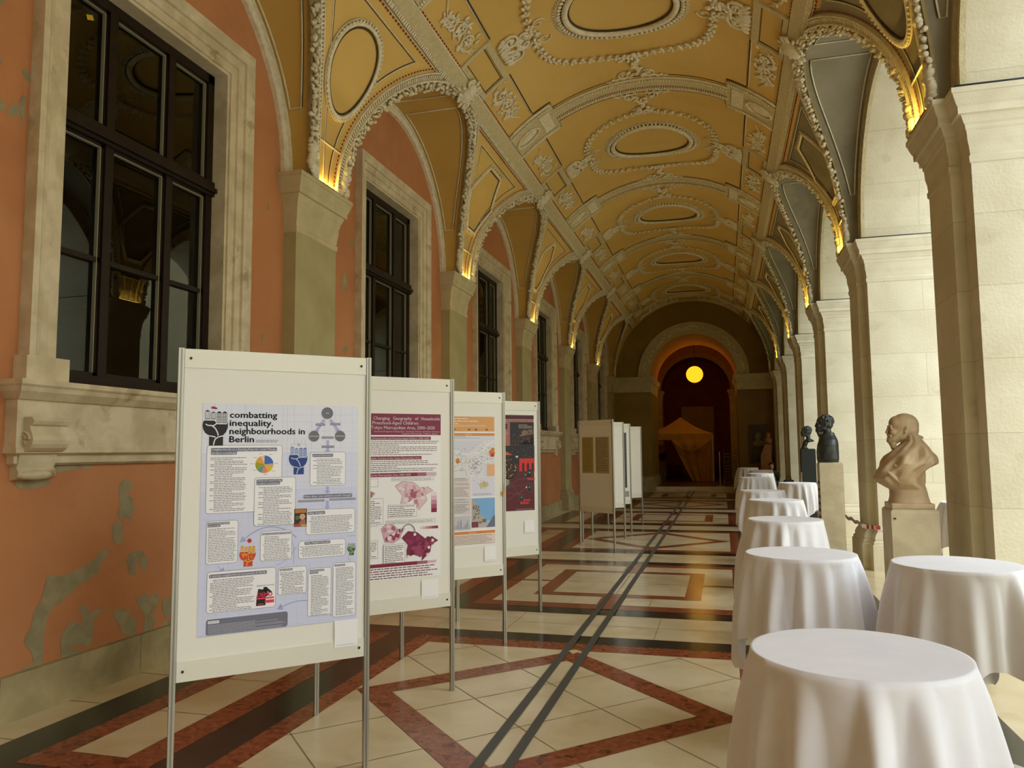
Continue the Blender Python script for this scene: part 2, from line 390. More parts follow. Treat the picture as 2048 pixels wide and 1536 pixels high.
for k in range(1, 6):
    w2 = copy_tree(win); w2.name = 'window_%d' % (k+1); w2.location = (0, YWIN[2+k], 0); tag(w2, WN[k], kind='structure')
st = MB(); yy, zz = yz_of(180, 35, WL-.19)
st.obox((WL-.19, yy, zz), Vector((1,0,0)), Vector((0,cos(.4),sin(.4))), Vector((0,-sin(.4),cos(.4))), .001, .035, .02, flat('#c9a21c'))
tag(st.build('sticker'), 'small yellow sticker on the top left pane of the nearest window', 'sticker')
# dark rooms behind the windows
dr = MB(); dk = flat('#2a2519', .9)
dr.box(-9, WL-.6, -9, 47, -.25, 0, dk); dr.box(-9.2, -9, -9, 47, 0, 7.4, dk); dr.box(-9, WL-.6, -9, 47, 7.2, 7.4, dk)
for yb in (YB[0]-1.3, YP[4], YP[6], YP[8]+.4): dr.box(-9, WL-.6, yb-.1, yb+.1, 0, 7.2, dk)
tag(dr.build('wall_inner_rooms'), kind='structure')

# ------------------------------------------------------------------ pilasters (left) and pillars (right)
CAPP = [(-.0, 4.16), (.012, 4.17), (.015, 4.22), (.004, 4.235), (.010, 4.30), (.022, 4.36), (.026, 4.44), (.036, 4.46), (.036, 4.49), (.05, 4.51), (.068, 4.565), (.072, 4.575), (.098, 4.58), (.098, 4.64), (.104, 4.65), (.112, 4.665), (.128, 4.71), (.138, 4.745), (.138, 4.75), (.148, 4.755), (.148, 4.80)]
BASP = [(.10, 0), (.10, .36), (.085, .365), (.085, .40), (.062, .42), (.066, .45), (.05, .50), (.022, .545), (.026, .57), (.012, .585), (0, .60)]
def pil_ring(x0, xf, hy, o, z, s=1):
    r = [(x0, -hy-o, z), (x0+s*(xf+o), -hy-o, z), (x0+s*(xf+o), hy+o, z), (x0, hy+o, z)]
    return r if s > 0 else r[::-1]
def left_pilaster(n):
    root = empty('trim_%d' % n)
    a = MB(); a.box(WL, WL+.15, -.45, .45, .60, 4.17, M['shaft']); a.build('shaft', root)
    a = MB(); a.loft([pil_ring(WL, .15, .45, o, z) for o, z in CAPP], M['cap']); a.build('capital', root)
    a = MB(); a.loft([pil_ring(WL, .15, .45, o, z) for o, z in BASP], M['base']); a.build('base', root)
    return root
lp = left_pilaster(1); lp.location = (0, YP[3], 0)
PN = ['stone wall pilaster between the first two windows', 'second stone wall pilaster, behind the fourth display board', 'third stone wall pilaster along the left wall', 'fourth stone wall pilaster along the left wall', 'fifth stone wall pilaster along the left wall', 'corner pilaster at the far end of the left wall']
tag(lp, PN[0], kind='structure')
for k in range(1, 6):
    q = copy_tree(lp); q.name = 'trim_%d' % (k+1); q.location = (0, YP[3+k], 0); tag(q, PN[k], kind='structure')
for k in (1, 2):
    q = copy_tree(lp); q.name = 'trim_%d' % (6+k); q.location = (0, YP[3-k], 0); tag(q, 'stone wall pilaster beside the nearest window', kind='structure')

XB = 3.45   # outer face of the arcade
PH = .60    # half width of a pillar
def pier_ring(o, z, oy=None):
    oy = o if oy is None else oy
    h = PH+oy; p = .36+o; xf = WR-.10-o; xw = WR-o
    return [(XB+o, -h, z), (XB+o, h, z), (xw, h, z), (xw, p, z), (xf, p, z), (xf, -p, z), (xw, -p, z), (xw, -h, z)]
def right_pier():
    root = empty('stone_pillar')
    a = MB(); a.loft([pier_ring(0, .60), pier_ring(0, 4.17)], M['pier']); a.build('shaft', root)
    a = MB(); a.loft([pier_ring(o, z, o*.75) for o, z in CAPP], M['piercap']); a.build('capital', root)
    a = MB(); a.loft([pier_ring(o*1.1, z) for o, z in BASP], M['piercap']); a.build('base', root)
    a = MB(); a.tube([(XB, -PH-.10, 4.815), (WR-.12, -PH-.10, 4.815), (WR-.12, -.48, 4.815)], .008, flat('#3d4a52', .6)); a.build('cable', root)
    return root
rp = right_pier(); rp.location = (0, YP[3], 0)
RN = ['nearest tall stone pillar at the right edge, beside the pale marble bust', 'second stone pillar from the camera, with red and white tape round its base', 'third stone pillar of the arcade, beyond the bronze bust', 'fourth stone pillar of the arcade', 'fifth stone pillar of the arcade', 'last stone pillar of the arcade, against the end wall']
tag(rp, RN[0], 'pillar', 'pillars of the arcade')
for k in range(1, 6):
    q = copy_tree(rp); q.location = (0, YP[3+k], 0); tag(q, RN[k], 'pillar', 'pillars of the arcade')
for k in (1, 2, 3):
    q = copy_tree(rp); q.location = (0, YP[3-k], 0); tag(q, 'stone pillar of the arcade behind the camera', 'pillar', 'pillars of the arcade')
# arcade wall above the pillars, with round openings and a moulded ring
wr = MB(); RA = P/2-PH
for yc in YB+[YB[0]-P]:
    n = 20; pts = [(yc+RA*cos(PI*k/n), 4.8+RA*sin(PI*k/n)) for k in range(n+1)]
    for X, flip in ((WR, 1), (XB, 0)):
        for k in range(n):
            (y1, z1), (y2, z2) = pts[k], pts[k+1]
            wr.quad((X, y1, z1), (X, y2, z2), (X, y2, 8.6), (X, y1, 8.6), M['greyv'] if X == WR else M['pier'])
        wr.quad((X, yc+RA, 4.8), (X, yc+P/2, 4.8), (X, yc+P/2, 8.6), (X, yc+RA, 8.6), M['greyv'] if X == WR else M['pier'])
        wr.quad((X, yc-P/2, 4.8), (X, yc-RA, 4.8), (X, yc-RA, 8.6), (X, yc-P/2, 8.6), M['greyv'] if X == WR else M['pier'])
    for k in range(n):
        (y1, z1), (y2, z2) = pts[k], pts[k+1]
        wr.add([(WR, y1, z1), (XB, y1, z1), (XB, y2, z2), (WR, y2, z2)], [(0, 1, 2, 3)], M['pier'], True)
    for r0, r1, h in ((RA, RA+.05, .05), (RA+.05, RA+.16, .03), (RA+.16, RA+.22, .06)):
        for k in range(n):
            a1, a2 = PI*k/n, PI*(k+1)/n
            q = lambda r, a, x: (x, yc+r*cos(a), 4.8+r*sin(a))
            wr.quad(q(r0,a1,WR-h), q(r0,a2,WR-h), q(r1,a2,WR-h), q(r1,a1,WR-h), M['stuccod'])
            wr.quad(q(r1,a1,WR-h), q(r1,a2,WR-h), q(r1,a2,WR), q(r1,a1,WR), M['stuccod'])
            wr.quad(q(r0,a1,WR-h), q(r0,a2,WR-h), q(r0,a2,WR), q(r0,a1,WR), M['stuccod'])
wr.box(WR, XB, YB[0]-P*1.5, YEND+.3, 8.6, 8.8, M['pier']); wr.box(XB-.4, XB, YB[0]-P*1.5, 47, 8.8, 15, M['pier'])
wr.box(WR, XB, YEND, 47, 0, 8.6, M['pier'])
tag(wr.build('wall_right'), 'arcade wall with round arches opening on the courtyard', kind='structure')

# ------------------------------------------------------------------ vault
def S(s, y, h=0.0):
    a = s/RV; return Vector((XC+(RV-h)*sin(a), y, ZC+(RV-h)*cos(a)))
SMAX = RV*PI/2
def half_y(s):
    z = RV*cos(s/RV)
    return P/2 if z >= RG else P/2-math.sqrt(max(RG*RG-z*z, 0))
cl = MB()
ss = [-SMAX+2*SMAX*k/64 for k in range(65)]
for yp in YP:
    for i in range(64):
        s0, s1 = ss[i], ss[i+1]; a, b = half_y(s0), half_y(s1)
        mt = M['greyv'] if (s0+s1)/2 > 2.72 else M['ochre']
        nsub = 4
        for k in range(nsub):
            t0, t1 = -1+2*k/nsub, -1+2*(k+1)/nsub
            cl.add([S(s0, yp+a*t0), S(s0, yp+a*t1), S(s1, yp+b*t1), S(s1, yp+b*t0)], [(0, 1, 2, 3)], mt, True)
n = 24
for yb in YB+[YB[0]-P]:
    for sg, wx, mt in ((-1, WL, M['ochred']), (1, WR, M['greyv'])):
        for k in range(n):
            a1, a2 = PI*k/n, PI*(k+1)/n; vs_ = []
            for a in (a1, a2):
                z = RG*sin(a); dx = math.sqrt(RV*RV-z*z); vs_ += [(XC+sg*dx, yb+RG*cos(a), ZC+z), (wx, yb+RG*cos(a), ZC+z)]
            cl.add([vs_[0], vs_[1], vs_[3], vs_[2]], [(0, 1, 2, 3)], mt, True)
cl.box(-4.75, 2.3, -14.5, YEND+.3, 8.1, 8.3, M['greyv'])
ceiling = cl.build('ceiling'); tag(ceiling, 'ochre barrel vault with cream stucco ornament and side lunettes', kind='structure')
def patch(mb, s0, s1, y0, y1, h, mat, h0=0.0, ns=None):
    ns = ns or max(1, int(abs(s1-s0)/.12)); g = lambda k: s0+(s1-s0)*k/ns
    for k in range(ns):
        a, b = g(k), g(k+1)
        mb.quad(S(a,y0,h), S(a,y1,h), S(b,y1,h), S(b,y0,h), mat)
        mb.quad(S(a,y0,h0), S(a,y0,h), S(b,y0,h), S(b,y0,h0), mat); mb.quad(S(a,y1,h0), S(a,y1,h), S(b,y1,h), S(b,y1,h0), mat)
    for a in (s0, s1): mb.quad(S(a,y0,h0), S(a,y1,h0), S(a,y1,h), S(a,y0,h), mat)
def stube(mb, pts, r, mat, n=5, closed=False): mb.tube([S(a, b, r*.4 if r < .0115 else r*1.0) for a, b in pts], r, mat, n, closed)
def leaf(mb, s, y, ang, L, wd, mat, h=.012):
    c = S(s, y, h*1.35); nrm = (Vector((XC, y, ZC))-S(s, y)).normalized()
    t = S(s+.01*cos(ang), y+.01*sin(ang))-S(s, y)
    mb.ell(c, (L*1.12, wd*1.15, max(.014, wd*.95)), mat, rot_to(t, nrm), 6, 4)
def spiral(s, y, r, turns, a0, dirn=1, n=22):
    return [(s+r*(1-.82*k/n)*cos(a0+dirn*2*PI*turns*k/n), y+r*(1-.82*k/n)*sin(a0+dirn*2*PI*turns*k/n)) for k in range(n+1)]
st_, sd_ = M['stucco'], M['stuccod']
# beams at the haunches: one per bay side (instanced)
def make_beam(sg):
    b = MB(); h2 = P/2
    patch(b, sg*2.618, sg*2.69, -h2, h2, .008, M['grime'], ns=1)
    patch(b, sg*2.43, sg*2.61, -h2, h2, .045, sd_, ns=3)
    for c, r_ in ((2.425, .02), (2.47, .008), (2.57, .008), (2.61, .02)): stube(b, [(sg*c, -h2), (sg*c, h2)] if r_ > .01 else [(sg*c, -h2)]*1+[(sg*c, h2)], r_, st_)
    stube(b, [(sg*2.70, -h2), (sg*2.70, h2)], .010, st_)
    k = 0; y = -h2+.02
    while y < h2:
        patch(b, sg*2.625, sg*2.68, y-.013, y+.013, .04, st_, ns=1); y += .05
    y = -h2+.03
    while y < h2:
        for c in (2.395, 2.72): patch(b, sg*c-.012, sg*c+.012, y-.015, y+.015, .014, M['dots'], ns=1)
        y += .075
    return b.build('beam', ceiling)
def make_medallion(sg):
    b = MB(); rr = random.Random(3)
    nrm = (Vector((XC, 0, ZC))-S(sg*2.54, 0)).normalized(); t = Vector((0, 1, 0))
    q = rot_to(t, nrm)
    b.ell(S(sg*2.54, 0, .06), (.13, .17, .08), st_, q, 14, 8)
    for e in (-1, 1):
        b.tube([S(a, c, .08) for a, c in spiral(sg*2.42, e*.13, .07, 1.4, 0, e)], .016, st_)
        b.tube([S(a, c, .08) for a, c in spiral(sg*2.68, e*.12, .06, 1.4, PI, -e)], .016, st_)
    for k in range(12): a = k*PI/6; leaf(b, sg*2.54+.2*cos(a), .19*sin(a), a, .05, .025, st_, .05)
    return b.build('medallion', ceiling)
def make_coffer(sg):
    b = MB()
    patch(b, sg*1.87, sg*1.96, -.52, .52, .03, sd_); patch(b, sg*2.32, sg*2.40, -.52, .52, .03, sd_)
    patch(b, sg*1.96, sg*2.32, -.52, -.45, .03, sd_); patch(b, sg*1.96, sg*2.32, .45, .52, .03, sd_)
    for c in (1.985, 2.30): stube(b, [(sg*c, -.43), (sg*c, .43)], .007, M['line'])
    for c in (-.43, .43): stube(b, [(sg*1.985, c), (sg*2.1, c), (sg*2.2, c), (sg*2.30, c)], .007, M['line'])
    return b.build('coffer', ceiling)
def make_lines(sg):
    b = MB()
    for e in (-1, 1):
        stube(b, [(sg*1.845, e*.52), (sg*1.845, e*1.92)], .011, M['line']); stube(b, [(sg*1.868, e*.52), (sg*1.868, e*1.92)], .010, st_)
    # pendentive outline
    stube(b, [(sg*2.83, -.62), (sg*2.83, .62)] if 0 else [(sg*2.83, y) for y in (-2.46, -1.4, 0, 1.4, 2.46)][:0] or [(sg*1.845, -.52), (sg*1.845, -.5)], .006, M['line'])
    return b.build('moulded_line', ceiling)
def make_scrolls(sg):
    b = MB(); rr = random.Random(7)
    for e in (-1, 1):
        for (s_, y_, r_, a0, d) in ((2.12, .82, .17, -PI/2, 1), (2.10, 1.15, .15, PI/2, -1), (2.16, 1.42, .11, -PI/2, 1)):
            stube(b, [(sg*p, e*q) for p, q in spiral(s_, y_, r_, 1.3, a0, d)], .016, st_)
            for k in range(7):
                a = k*2*PI/7; leaf(b, sg*(s_+.05*cos(a)), e*(y_+.05*sin(a)), a, .035, .018, st_)
            for k in range(6):
                a = rr.uniform(0, 6.3); leaf(b, sg*(s_+r_*cos(a)), e*(y_+r_*sin(a)), a+rr.uniform(-1, 1), .05, .02, st_)
        stube(b, [(sg*2.08, e*.55), (sg*2.2, e*.66), (sg*2.25, e*.85), (sg*2.1, e*1.0), (sg*1.98, e*1.15), (sg*2.1, e*1.3), (sg*2.2, e*1.45), (sg*2.12, e*1.62), (sg*2.05, e*1.75)], .012, st_)
        for k in range(14): leaf(b, sg*rr.uniform(1.95, 2.32), e*rr.uniform(.58, 1.6), rr.uniform(0, 6.3), .04, .018, st_)
        # shell and scroll beside the coffer, towards the crown
        stube(b, [(sg*p, e*q) for p, q in spiral(1.62, .17, .15, 1.7, 0, 1)], .024, st_)
        stube(b, [(sg*p, e*q) for p, q in spiral(1.42, .10, .09, 1.5, PI, -1)], .02, st_)
    for k in range(34):
        a = rr.uniform(-1, 1); q = rr.uniform(1.22, 1.82); leaf(b, sg*q, a*.30*(q-1.0), rr.uniform(-.5, .5)+(0 if rr.random() < .5 else 1.5), .06, .026, st_, .02)
    for k in range(7): leaf(b, sg*1.76, -.27+.09*k, .2*(k-3), .09, .03, st_, .02)
    return b.build('scroll_ornament', ceiling)
def make_oval():
    b = MB(); n = 56
    E = lambda r, o=0: [( (.73+r)*cos(2*PI*k/n), (.66+r)*sin(2*PI*k/n)) for k in range(n)]
    stube(b, E(0), .016, M['line'], closed=True)
    b.tube([S(a, c, .02) for a, c in E(.06)], .05, st_, 7, True)
    stube(b, E(.11), .014, M['line'], closed=True)
    b.tube([S(a, c, .012) for a, c in E(.20)], .018, sd_, 6, True)
    for k in range(72):
        a = 2*PI*k/72; leaf(b, (.73+.155)*cos(a), (.66+.155)*sin(a), a, .035, .024, st_, .02)
    for k in range(90):
        a = 2*PI*k/90; leaf(b, (.73+.225)*cos(a), (.66+.225)*sin(a), a+PI/2, .018, .012, st_, .006)
    return b.build('oval_frame', ceiling)
def make_swag():
    b = MB(); rr = random.Random(11)
    def cat(pts, n):
        out = []
        for i in range(len(pts)-1):
            p0 = pts[max(i-1, 0)]; p1 = pts[i]; p2 = pts[i+1]; p3 = pts[min(i+2, len(pts)-1)]
            for k in range(n):
                t = k/n
                out.append(tuple(.5*((2*p1[j])+(-p0[j]+p2[j])*t+(2*p0[j]-5*p1[j]+4*p2[j]-p3[j])*t*t+(-p0[j]+3*p1[j]-3*p2[j]+p3[j])*t**3) for j in (0, 1)))
        return out+[pts[-1]]
    for sg in (-1, 1):
        for e in (-1, 1):
            path = cat([(sg*1.30, e*.12), (sg*1.27, e*.55), (sg*1.12, e*.92), (sg*.78, e*1.2), (sg*.36, e*1.36), (sg*.05, e*1.44)], 9)
            stube(b, path, .008, st_)
            for i, (p, q) in enumerate(path):
                if i % 3: continue
                an = math.atan2(path[min(i+1, len(path)-1)][1]-path[i-1][1], path[min(i+1, len(path)-1)][0]-path[i-1][0]) if i else 0
                for c in (-1, 1):
                    leaf(b, p+.035*c*-sin(an), q+.035*c*cos(an), an+c*rr.uniform(.5, 1.3), .044, .026, st_, .028)
                leaf(b, p+.05*cos(an), q+.05*sin(an), an+rr.uniform(-.8, .8), .028, .020, st_, .035)
            stube(b, [(p, e*q) for p, q in [(sg*abs(u), v) for u, v in spiral(1.16, .2, .11, 1.2, PI, -1)]], .012, st_)
    for e in (-1, 1):
        for k in range(26):
            t = k/25; leaf(b, rr.uniform(-.11, .11)*(1+.9*sin(t*9)), e*(1.38+.68*t), rr.uniform(0, 6.3), .055, .028, st_, .03)
        for sg in (-1, 1):
            stube(b, [(p, q) for p, q in spiral(sg*.20, e*2.06, .12, 1.6, 0 if sg < 0 else PI, e*sg)], .016, st_)
            stube(b, [(sg*.1, e*2.16), (sg*.3, e*2.14), (sg*.42, e*2.17), (sg*.52, e*2.16)], .012, st_)
            stube(b, [(p, q) for p, q in spiral(sg*.16, e*1.52, .06, 1.2, 0, sg)], .012, st_)
            for k in range(7): leaf(b, sg*(.1+.06*k), e*(2.15+.02*(-1)**k), rr.uniform(-.6, .6), .04, .02, st_, .015)
    return b.build('leaf_swag', ceiling)
def make_rib(sg, e):
    # moulded groin rib in bay-local coordinates: e=+1 springs from the far pilaster
    b = MB(); rr = random.Random(5); n = 40
    def pt(r, a, h=0):
        z = r*sin(a); dx = math.sqrt(max(RV*RV-z*z, 0)); ph = math.asin(min(1, dx/RV))
        return Vector((XC+sg*(RV-h)*sin(ph), e*r*cos(a), ZC+(RV-h)*cos(ph)))
    def amax(r): return math.asin(min(1, 2.075/r))
    def strip(r0, r1, h, mat):
        A = min(amax(r1), amax(r0))
        A0, A1 = amax(r0), amax(r1)
        for k in range(n):
            a1, a2 = A0*k/n, A0*(k+1)/n; c1, c2 = A1*k/n, A1*(k+1)/n
            b.quad(pt(r0,a1,h), pt(r0,a2,h), pt(r1,c2,h), pt(r1,c1,h), mat)
            b.quad(pt(r0,a1,0), pt(r0,a2,0), pt(r0,a2,h), pt(r0,a1,h), mat); b.quad(pt(r1,c1,0), pt(r1,c2,0), pt(r1,c2,h), pt(r1,c1,h), mat)
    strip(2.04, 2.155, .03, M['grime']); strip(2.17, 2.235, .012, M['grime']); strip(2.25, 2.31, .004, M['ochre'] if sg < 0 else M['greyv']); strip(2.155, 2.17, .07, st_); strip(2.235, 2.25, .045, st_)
    for r, rad, mt in ((2.40, .009, st_), (2.415, .006, M['line'])):
        A = math.asin(1.955/r); b.tube([pt(r, A*k/n, .004) for k in range(n+1)], rad, mt, 5)
    # garland of leaves on the groin edge
    cnt = 44; A = amax(2.09)
    for k in range(cnt):
        a = A*(k+.5)/cnt
        for c in range(4):
            r = 2.05+.032*c+rr.uniform(-.012, .012); aa = a+rr.uniform(-.016, .016)
            p0 = pt(r, aa, rr.uniform(.035, .075)); t = pt(r, aa+.01, .06)-p0; nr = (Vector((XC, p0.y, ZC))-p0).normalized()
            q = rot_to(t, nr) @ Matrix.Rotation(rr.uniform(-1, 1), 3, 'Z')
            b.ell(p0, (rr.uniform(.026, .04), rr.uniform(.014, .022), .028), st_, q, 6, 4)
    # dentils and painted dots
    cd = 66
    for k in range(cd):
        A = amax(2.20); a = A*(k+.5)/cd; p0 = pt(2.20, a, .02); t = (pt(2.20, a+.01, .02)-p0).normalized(); nr = (Vector((XC, p0.y, ZC))-p0).normalized(); u = nr.cross(t)
        b.obox(p0, t, u, nr, .0105, .028, .026, st_)
    for k in range(48):
        A = amax(2.28); a = A*(k+.5)/48; p0 = pt(2.28, a, .006); t = (pt(2.28, a+.01, .006)-p0).normalized(); nr = (Vector((XC, p0.y, ZC))-p0).normalized(); u = nr.cross(t)
        b.obox(p0, t, u, nr, .014, .009, .006, M['dots'])
    # acanthus corbel at the foot
    for k in range(9):
        p0 = pt(2.10, .02+.017*k, .03)+Vector((-sg*.02, rr.uniform(-.06, .06), 0))
        b.ell(p0, (.05, .06, .05), st_, None, 8, 5)
    return b.build('rib', ceiling)
def make_lunette_trim(sg):
    b = MB(); wx = WL if sg < 0 else WR; n = 28
    if sg < 0:
        for r0, r1, h in ((1.93, 1.975, .05), (1.975, 2.05, .03), (2.05, 2.10, .06)):
            q = lambda r, a, x: (x, r*cos(a), ZC+r*sin(a))
            for k in range(n):
                a1, a2 = PI*k/n, PI*(k+1)/n
                b.quad(q(r0,a1,wx+h), q(r0,a2,wx+h), q(r1,a2,wx+h), q(r1,a1,wx+h), st_)
                b.quad(q(r0,a1,wx), q(r0,a2,wx), q(r0,a2,wx+h), q(r0,a1,wx+h), st_)
                b.quad(q(r1,a1,wx), q(r1,a2,wx), q(r1,a2,wx+h), q(r1,a1,wx+h), st_)
    # thin panel mouldings on each half of the lunette vault
    for e in (-1, 1):
        pts = []; r = RG-.012
        for k in range(15):
            a = .36+(1.47-.36)*k/14; z = RG*sin(a); dx = math.sqrt(RV*RV-z*z); pts.append((XC+sg*(dx+.10), e*r*cos(a), ZC+r*sin(a)))
        for k in range(15):
            a = 1.47-(1.47-.36)*k/14; pts.append((wx-sg*.10, e*r*cos(a), ZC+r*sin(a)))
        b.tube(pts, .011, st_, 5, True)
        b.tube([(p[0]-sg*.012, p[1], p[2]) for p in pts[:15]], .006, M['line'], 4)
    return b.build('lunette_moulding', ceiling)
def make_band():
    b = MB()
    patch(b, -1.52, 1.52, -.20, .20, .03, sd_)
    for e in (-1, 1):
        stube(b, [(-1.52+3.04*k/24, e*.215) for k in range(25)], .018, st_); stube(b, [(-1.5+3.0*k/24, e*.29) for k in range(25)], .008, M['line'])
        for k in range(60): s_ = -1.5+3.0*k/59; leaf(b, s_, e*.15, PI/2, .028, .014, st_, .03)
    for k in range(76): s_ = -1.5+3.0*k/75; patch(b, s_-.008, s_+.008, .06, .11, .036, M['dots'], h0=.03, ns=1)
    for sg in (-1, 1):
        patch(b, sg*1.50, sg*2.40, -.45, .45, .03, sd_)
        for e in (-1, 1):
            stube(b, [(sg*1.50, e*.22), (sg*1.50, e*.50), (sg*1.7, e*.50), (sg*1.85, e*.50)], .010, M['line']); stube(b, [(sg*1.53, e*.46), (sg*1.9, e*.46), (sg*2.2, e*.46), (sg*2.40, e*.46)], .022, st_)
            for k in range(22): leaf(b, sg*(1.55+.85*k/21), e*.385, PI/2, .03, .016, st_, .032)
            stube(b, [(sg*1.62, e*.28), (sg*1.80, e*.28)], .012, st_)
        patch(b, sg*1.60, sg*1.80, -.30, .30, .05, st_, h0=.03)
        ring = [(sg*2.12+.24*cos(2*PI*k/28), .17*sin(2*PI*k/28)) for k in range(28)]
        b.tube([S(a, c, .045) for a, c in ring], .022, st_, 6, True)
        b.ell(S(sg*2.12, 0, .03), (.05, .09, .20), st_, Matrix.Rotation(sg*2.12/RV+PI/2, 3, 'Y'), 12, 8)
    return b.build('cross_band', ceiling)
def make_pend(sg, kind):
    b = MB()
    if kind == 0:
        n = 44
        for r, rad, mt in ((0, .013, M['line']), (.04, .028, st_), (.09, .012, sd_)):
            b.tube([S(sg*(3.55+(.50+r)*cos(2*PI*k/n)), (.42+r)*sin(2*PI*k/n)*(1-.18*cos(2*PI*k/n)), .012) for k in range(n)], rad, mt, 6, True)
        for k in range(60): a = 2*PI*k/60; leaf(b, sg*(3.55+.57*cos(a)), .49*sin(a)*(1-.18*cos(a)), a, .024, .014, st_, .02)
    else:
        hx = [(2.97, -.30), (2.97, .30), (3.52, .60), (4.08, .20), (4.08, -.20), (3.52, -.60)] if kind == 1 else [(3.0, -.1), (3.0, .1), (3.3, .42), (3.9, .36), (4.15, .12), (4.15, -.12), (3.9, -.36), (3.3, -.42)]
        def seg(sc):
            out = []; hh = [(3.52+(a-3.52)*sc, c*sc) for a, c in hx]
            for i in range(len(hh)):
                for k in range(5): t = k/5; out.append((sg*(hh[i][0]*(1-t)+hh[(i+1) % len(hh)][0]*t), hh[i][1]*(1-t)+hh[(i+1) % len(hh)][1]*t))
            return out
        b.tube([S(a, c, .012) for a, c in seg(1)], .025, st_, 6, True); b.tube([S(a, c, .006) for a, c in seg(.93)], .010, M['line'], 5, True); b.tube([S(a, c, .01) for a, c in seg(1.09)], .012, sd_, 5, True)
        for a, c in seg(1.045): leaf(b, a, c, 0, .02, .014, st_, .015)
    stube(b, [(sg*4.45, -.26), (sg*4.45, .26)], .012, st_); stube(b, [(sg*4.43, -.26), (sg*4.43, .26)], .006, M['line'])
    stube(b, [(sg*2.84, -1.06+.212*k) for k in range(11)], .009, st_); stube(b, [(sg*2.855, -1.06+.212*k) for k in range(11)], .006, M['line'])
    return b.build('panel_frame', ceiling)
BITS = [make_oval(), make_swag()]
for sg in (-1, 1):
    BITS += [make_beam(sg), make_medallion(sg), make_coffer(sg), make_lines(sg), make_scrolls(sg), make_lunette_trim(sg), make_rib(sg, 1), make_rib(sg, -1)]
for o in BITS: o.location = (0, YB[2], 0)
for k in range(3, 8):
    for o in BITS: place(o, ceiling, (0, YB[k], 0))
band = make_band(); band.location = (0, YP[3], 0)
for k in range(4, 8): place(band, ceiling, (0, YP[k], 0))
for sg in (-1, 1):
    kinds = [make_pend(sg, k) for k in range(3)]
    seq = [0, 1, 2, 1, 0]
    for i, kd in enumerate(seq):
        if i < 3: kinds[kd].location = (0, YP[3+i], 0)
        else: place(kinds[kd], ceiling, (0, YP[3+i], 0))
# ------------------------------------------------------------------ uplights on the capitals
def uplight(x, sg):
    root = empty('uplight')
    b = MB(); b.box(-.03, .03, -.26, .26, 0, .02, flat('#5a5346')); b.build('housing', root)
    b = MB()
    b.box(-.014, .014, -.24, .24, .02, .03, M['gold'])
    b.build('light_strip', root)
    l = bpy.data.lights.new('uplight_lamp', 'AREA'); l.shape = 'RECTANGLE'; l.size = .03; l.size_y = .5; l.energy = 5; l.color = (1, .62, .10)
    lo = bpy.data.objects.new('lamp', l); C.objects.link(lo); lo.parent = root; lo.location = (0, 0, .05)
    lo.rotation_euler = (PI, sg*-.25, 0)
    return root
ups = []
o1 = uplight(0, -1); o2 = uplight(0, 1)
CN = ['first', 'second', 'third', 'fourth', 'fifth']
for i in range(5):
    for sg, o, x, side in ((-1, o1, -4.345, 'left wall pilaster'), (1, o2, 1.90, 'arcade pillar')):
        q = o if i == 0 else copy_tree(o)
        q.location = (x, YP[3+i], 4.80)
        tag(q, 'warm uplight strip on top of the %s %s' % (CN[i], side), 'light', 'uplights on the capitals')
# ------------------------------------------------------------------ end wall with the great arch, room beyond
ew = MB(); AX, AR = -1.13, 1.77
n = 28
olv = stone('olive_end_wall_plaster', '#8d7434', '#9a803c', 1.2, .85, .15, 50)
red2 = stone('dark_red_wall_plaster', '#7a3216', '#8a3c1c', 1.2, .85, .15, 50)
org = stone('orange_arch_plaster', '#c07a2a', '#cc8632', 1.2, .85, .15, 50)
def arch_wall(mb, Y, cx, r, x0, x1, z1, mat, zs=4.8):
    pts = [(cx+r*cos(PI*k/n), zs+r*sin(PI*k/n)) for k in range(n+1)]
    for k in range(n):
        (a, b), (c, d) = pts[k], pts[k+1]; mb.quad((a, Y, b), (c, Y, d), (c, Y, z1), (a, Y, z1), mat)
    mb.quad((cx+r, Y, zs), (x1, Y, zs), (x1, Y, z1), (cx+r, Y, z1), mat); mb.quad((x0, Y, zs), (cx-r, Y, zs), (cx-r, Y, z1), (x0, Y, z1), mat)
def ring_arch(mb, Y, cx, r0, r1, h, mat, zs=4.8):
    q = lambda r, a, y: (cx+r*cos(a), y, zs+r*sin(a))
    for k in range(n):
        a1, a2 = PI*k/n, PI*(k+1)/n
        mb.quad(q(r0,a1,Y-h), q(r0,a2,Y-h), q(r1,a2,Y-h), q(r1,a1,Y-h), mat)
        for r in (r0, r1): mb.quad(q(r,a1,Y), q(r,a2,Y), q(r,a2,Y-h), q(r,a1,Y-h), mat)
def soffit(mb, cx, r, Y0, Y1, mat, zs=4.8):
    for k in range(n):
        a1, a2 = PI*k/n, PI*(k+1)/n
        mb.add([(cx+r*cos(a1), Y0, zs+r*sin(a1)), (cx+r*cos(a2), Y0, zs+r*sin(a2)), (cx+r*cos(a2), Y1, zs+r*sin(a2)), (cx+r*cos(a1), Y1, zs+r*sin(a1))], [(0, 1, 2, 3)], mat, True)
arch_wall(ew, YEND, AX, AR, -4.7, 2.3, 8.6, olv)
ew.box(-4.7, AX-AR, YEND, 36.5, 0, 4.79, olv); ew.box(AX+AR, 2.3, YEND, 36.5, 0, 4.79, stone('brown_end_wall_plaster', '#80653c', '#8d7044', 1.2, .85, .15, 50))
soffit(ew, AX, AR, YEND, 36.5, org)
for r0, r1, h in ((AR, AR+.06, .07), (AR+.06, AR+.42, .04), (AR+.42, AR+.50, .08)): ring_arch(ew, YEND, AX, r0, r1, h, M['stuccod'])
rr = random.Random(2)
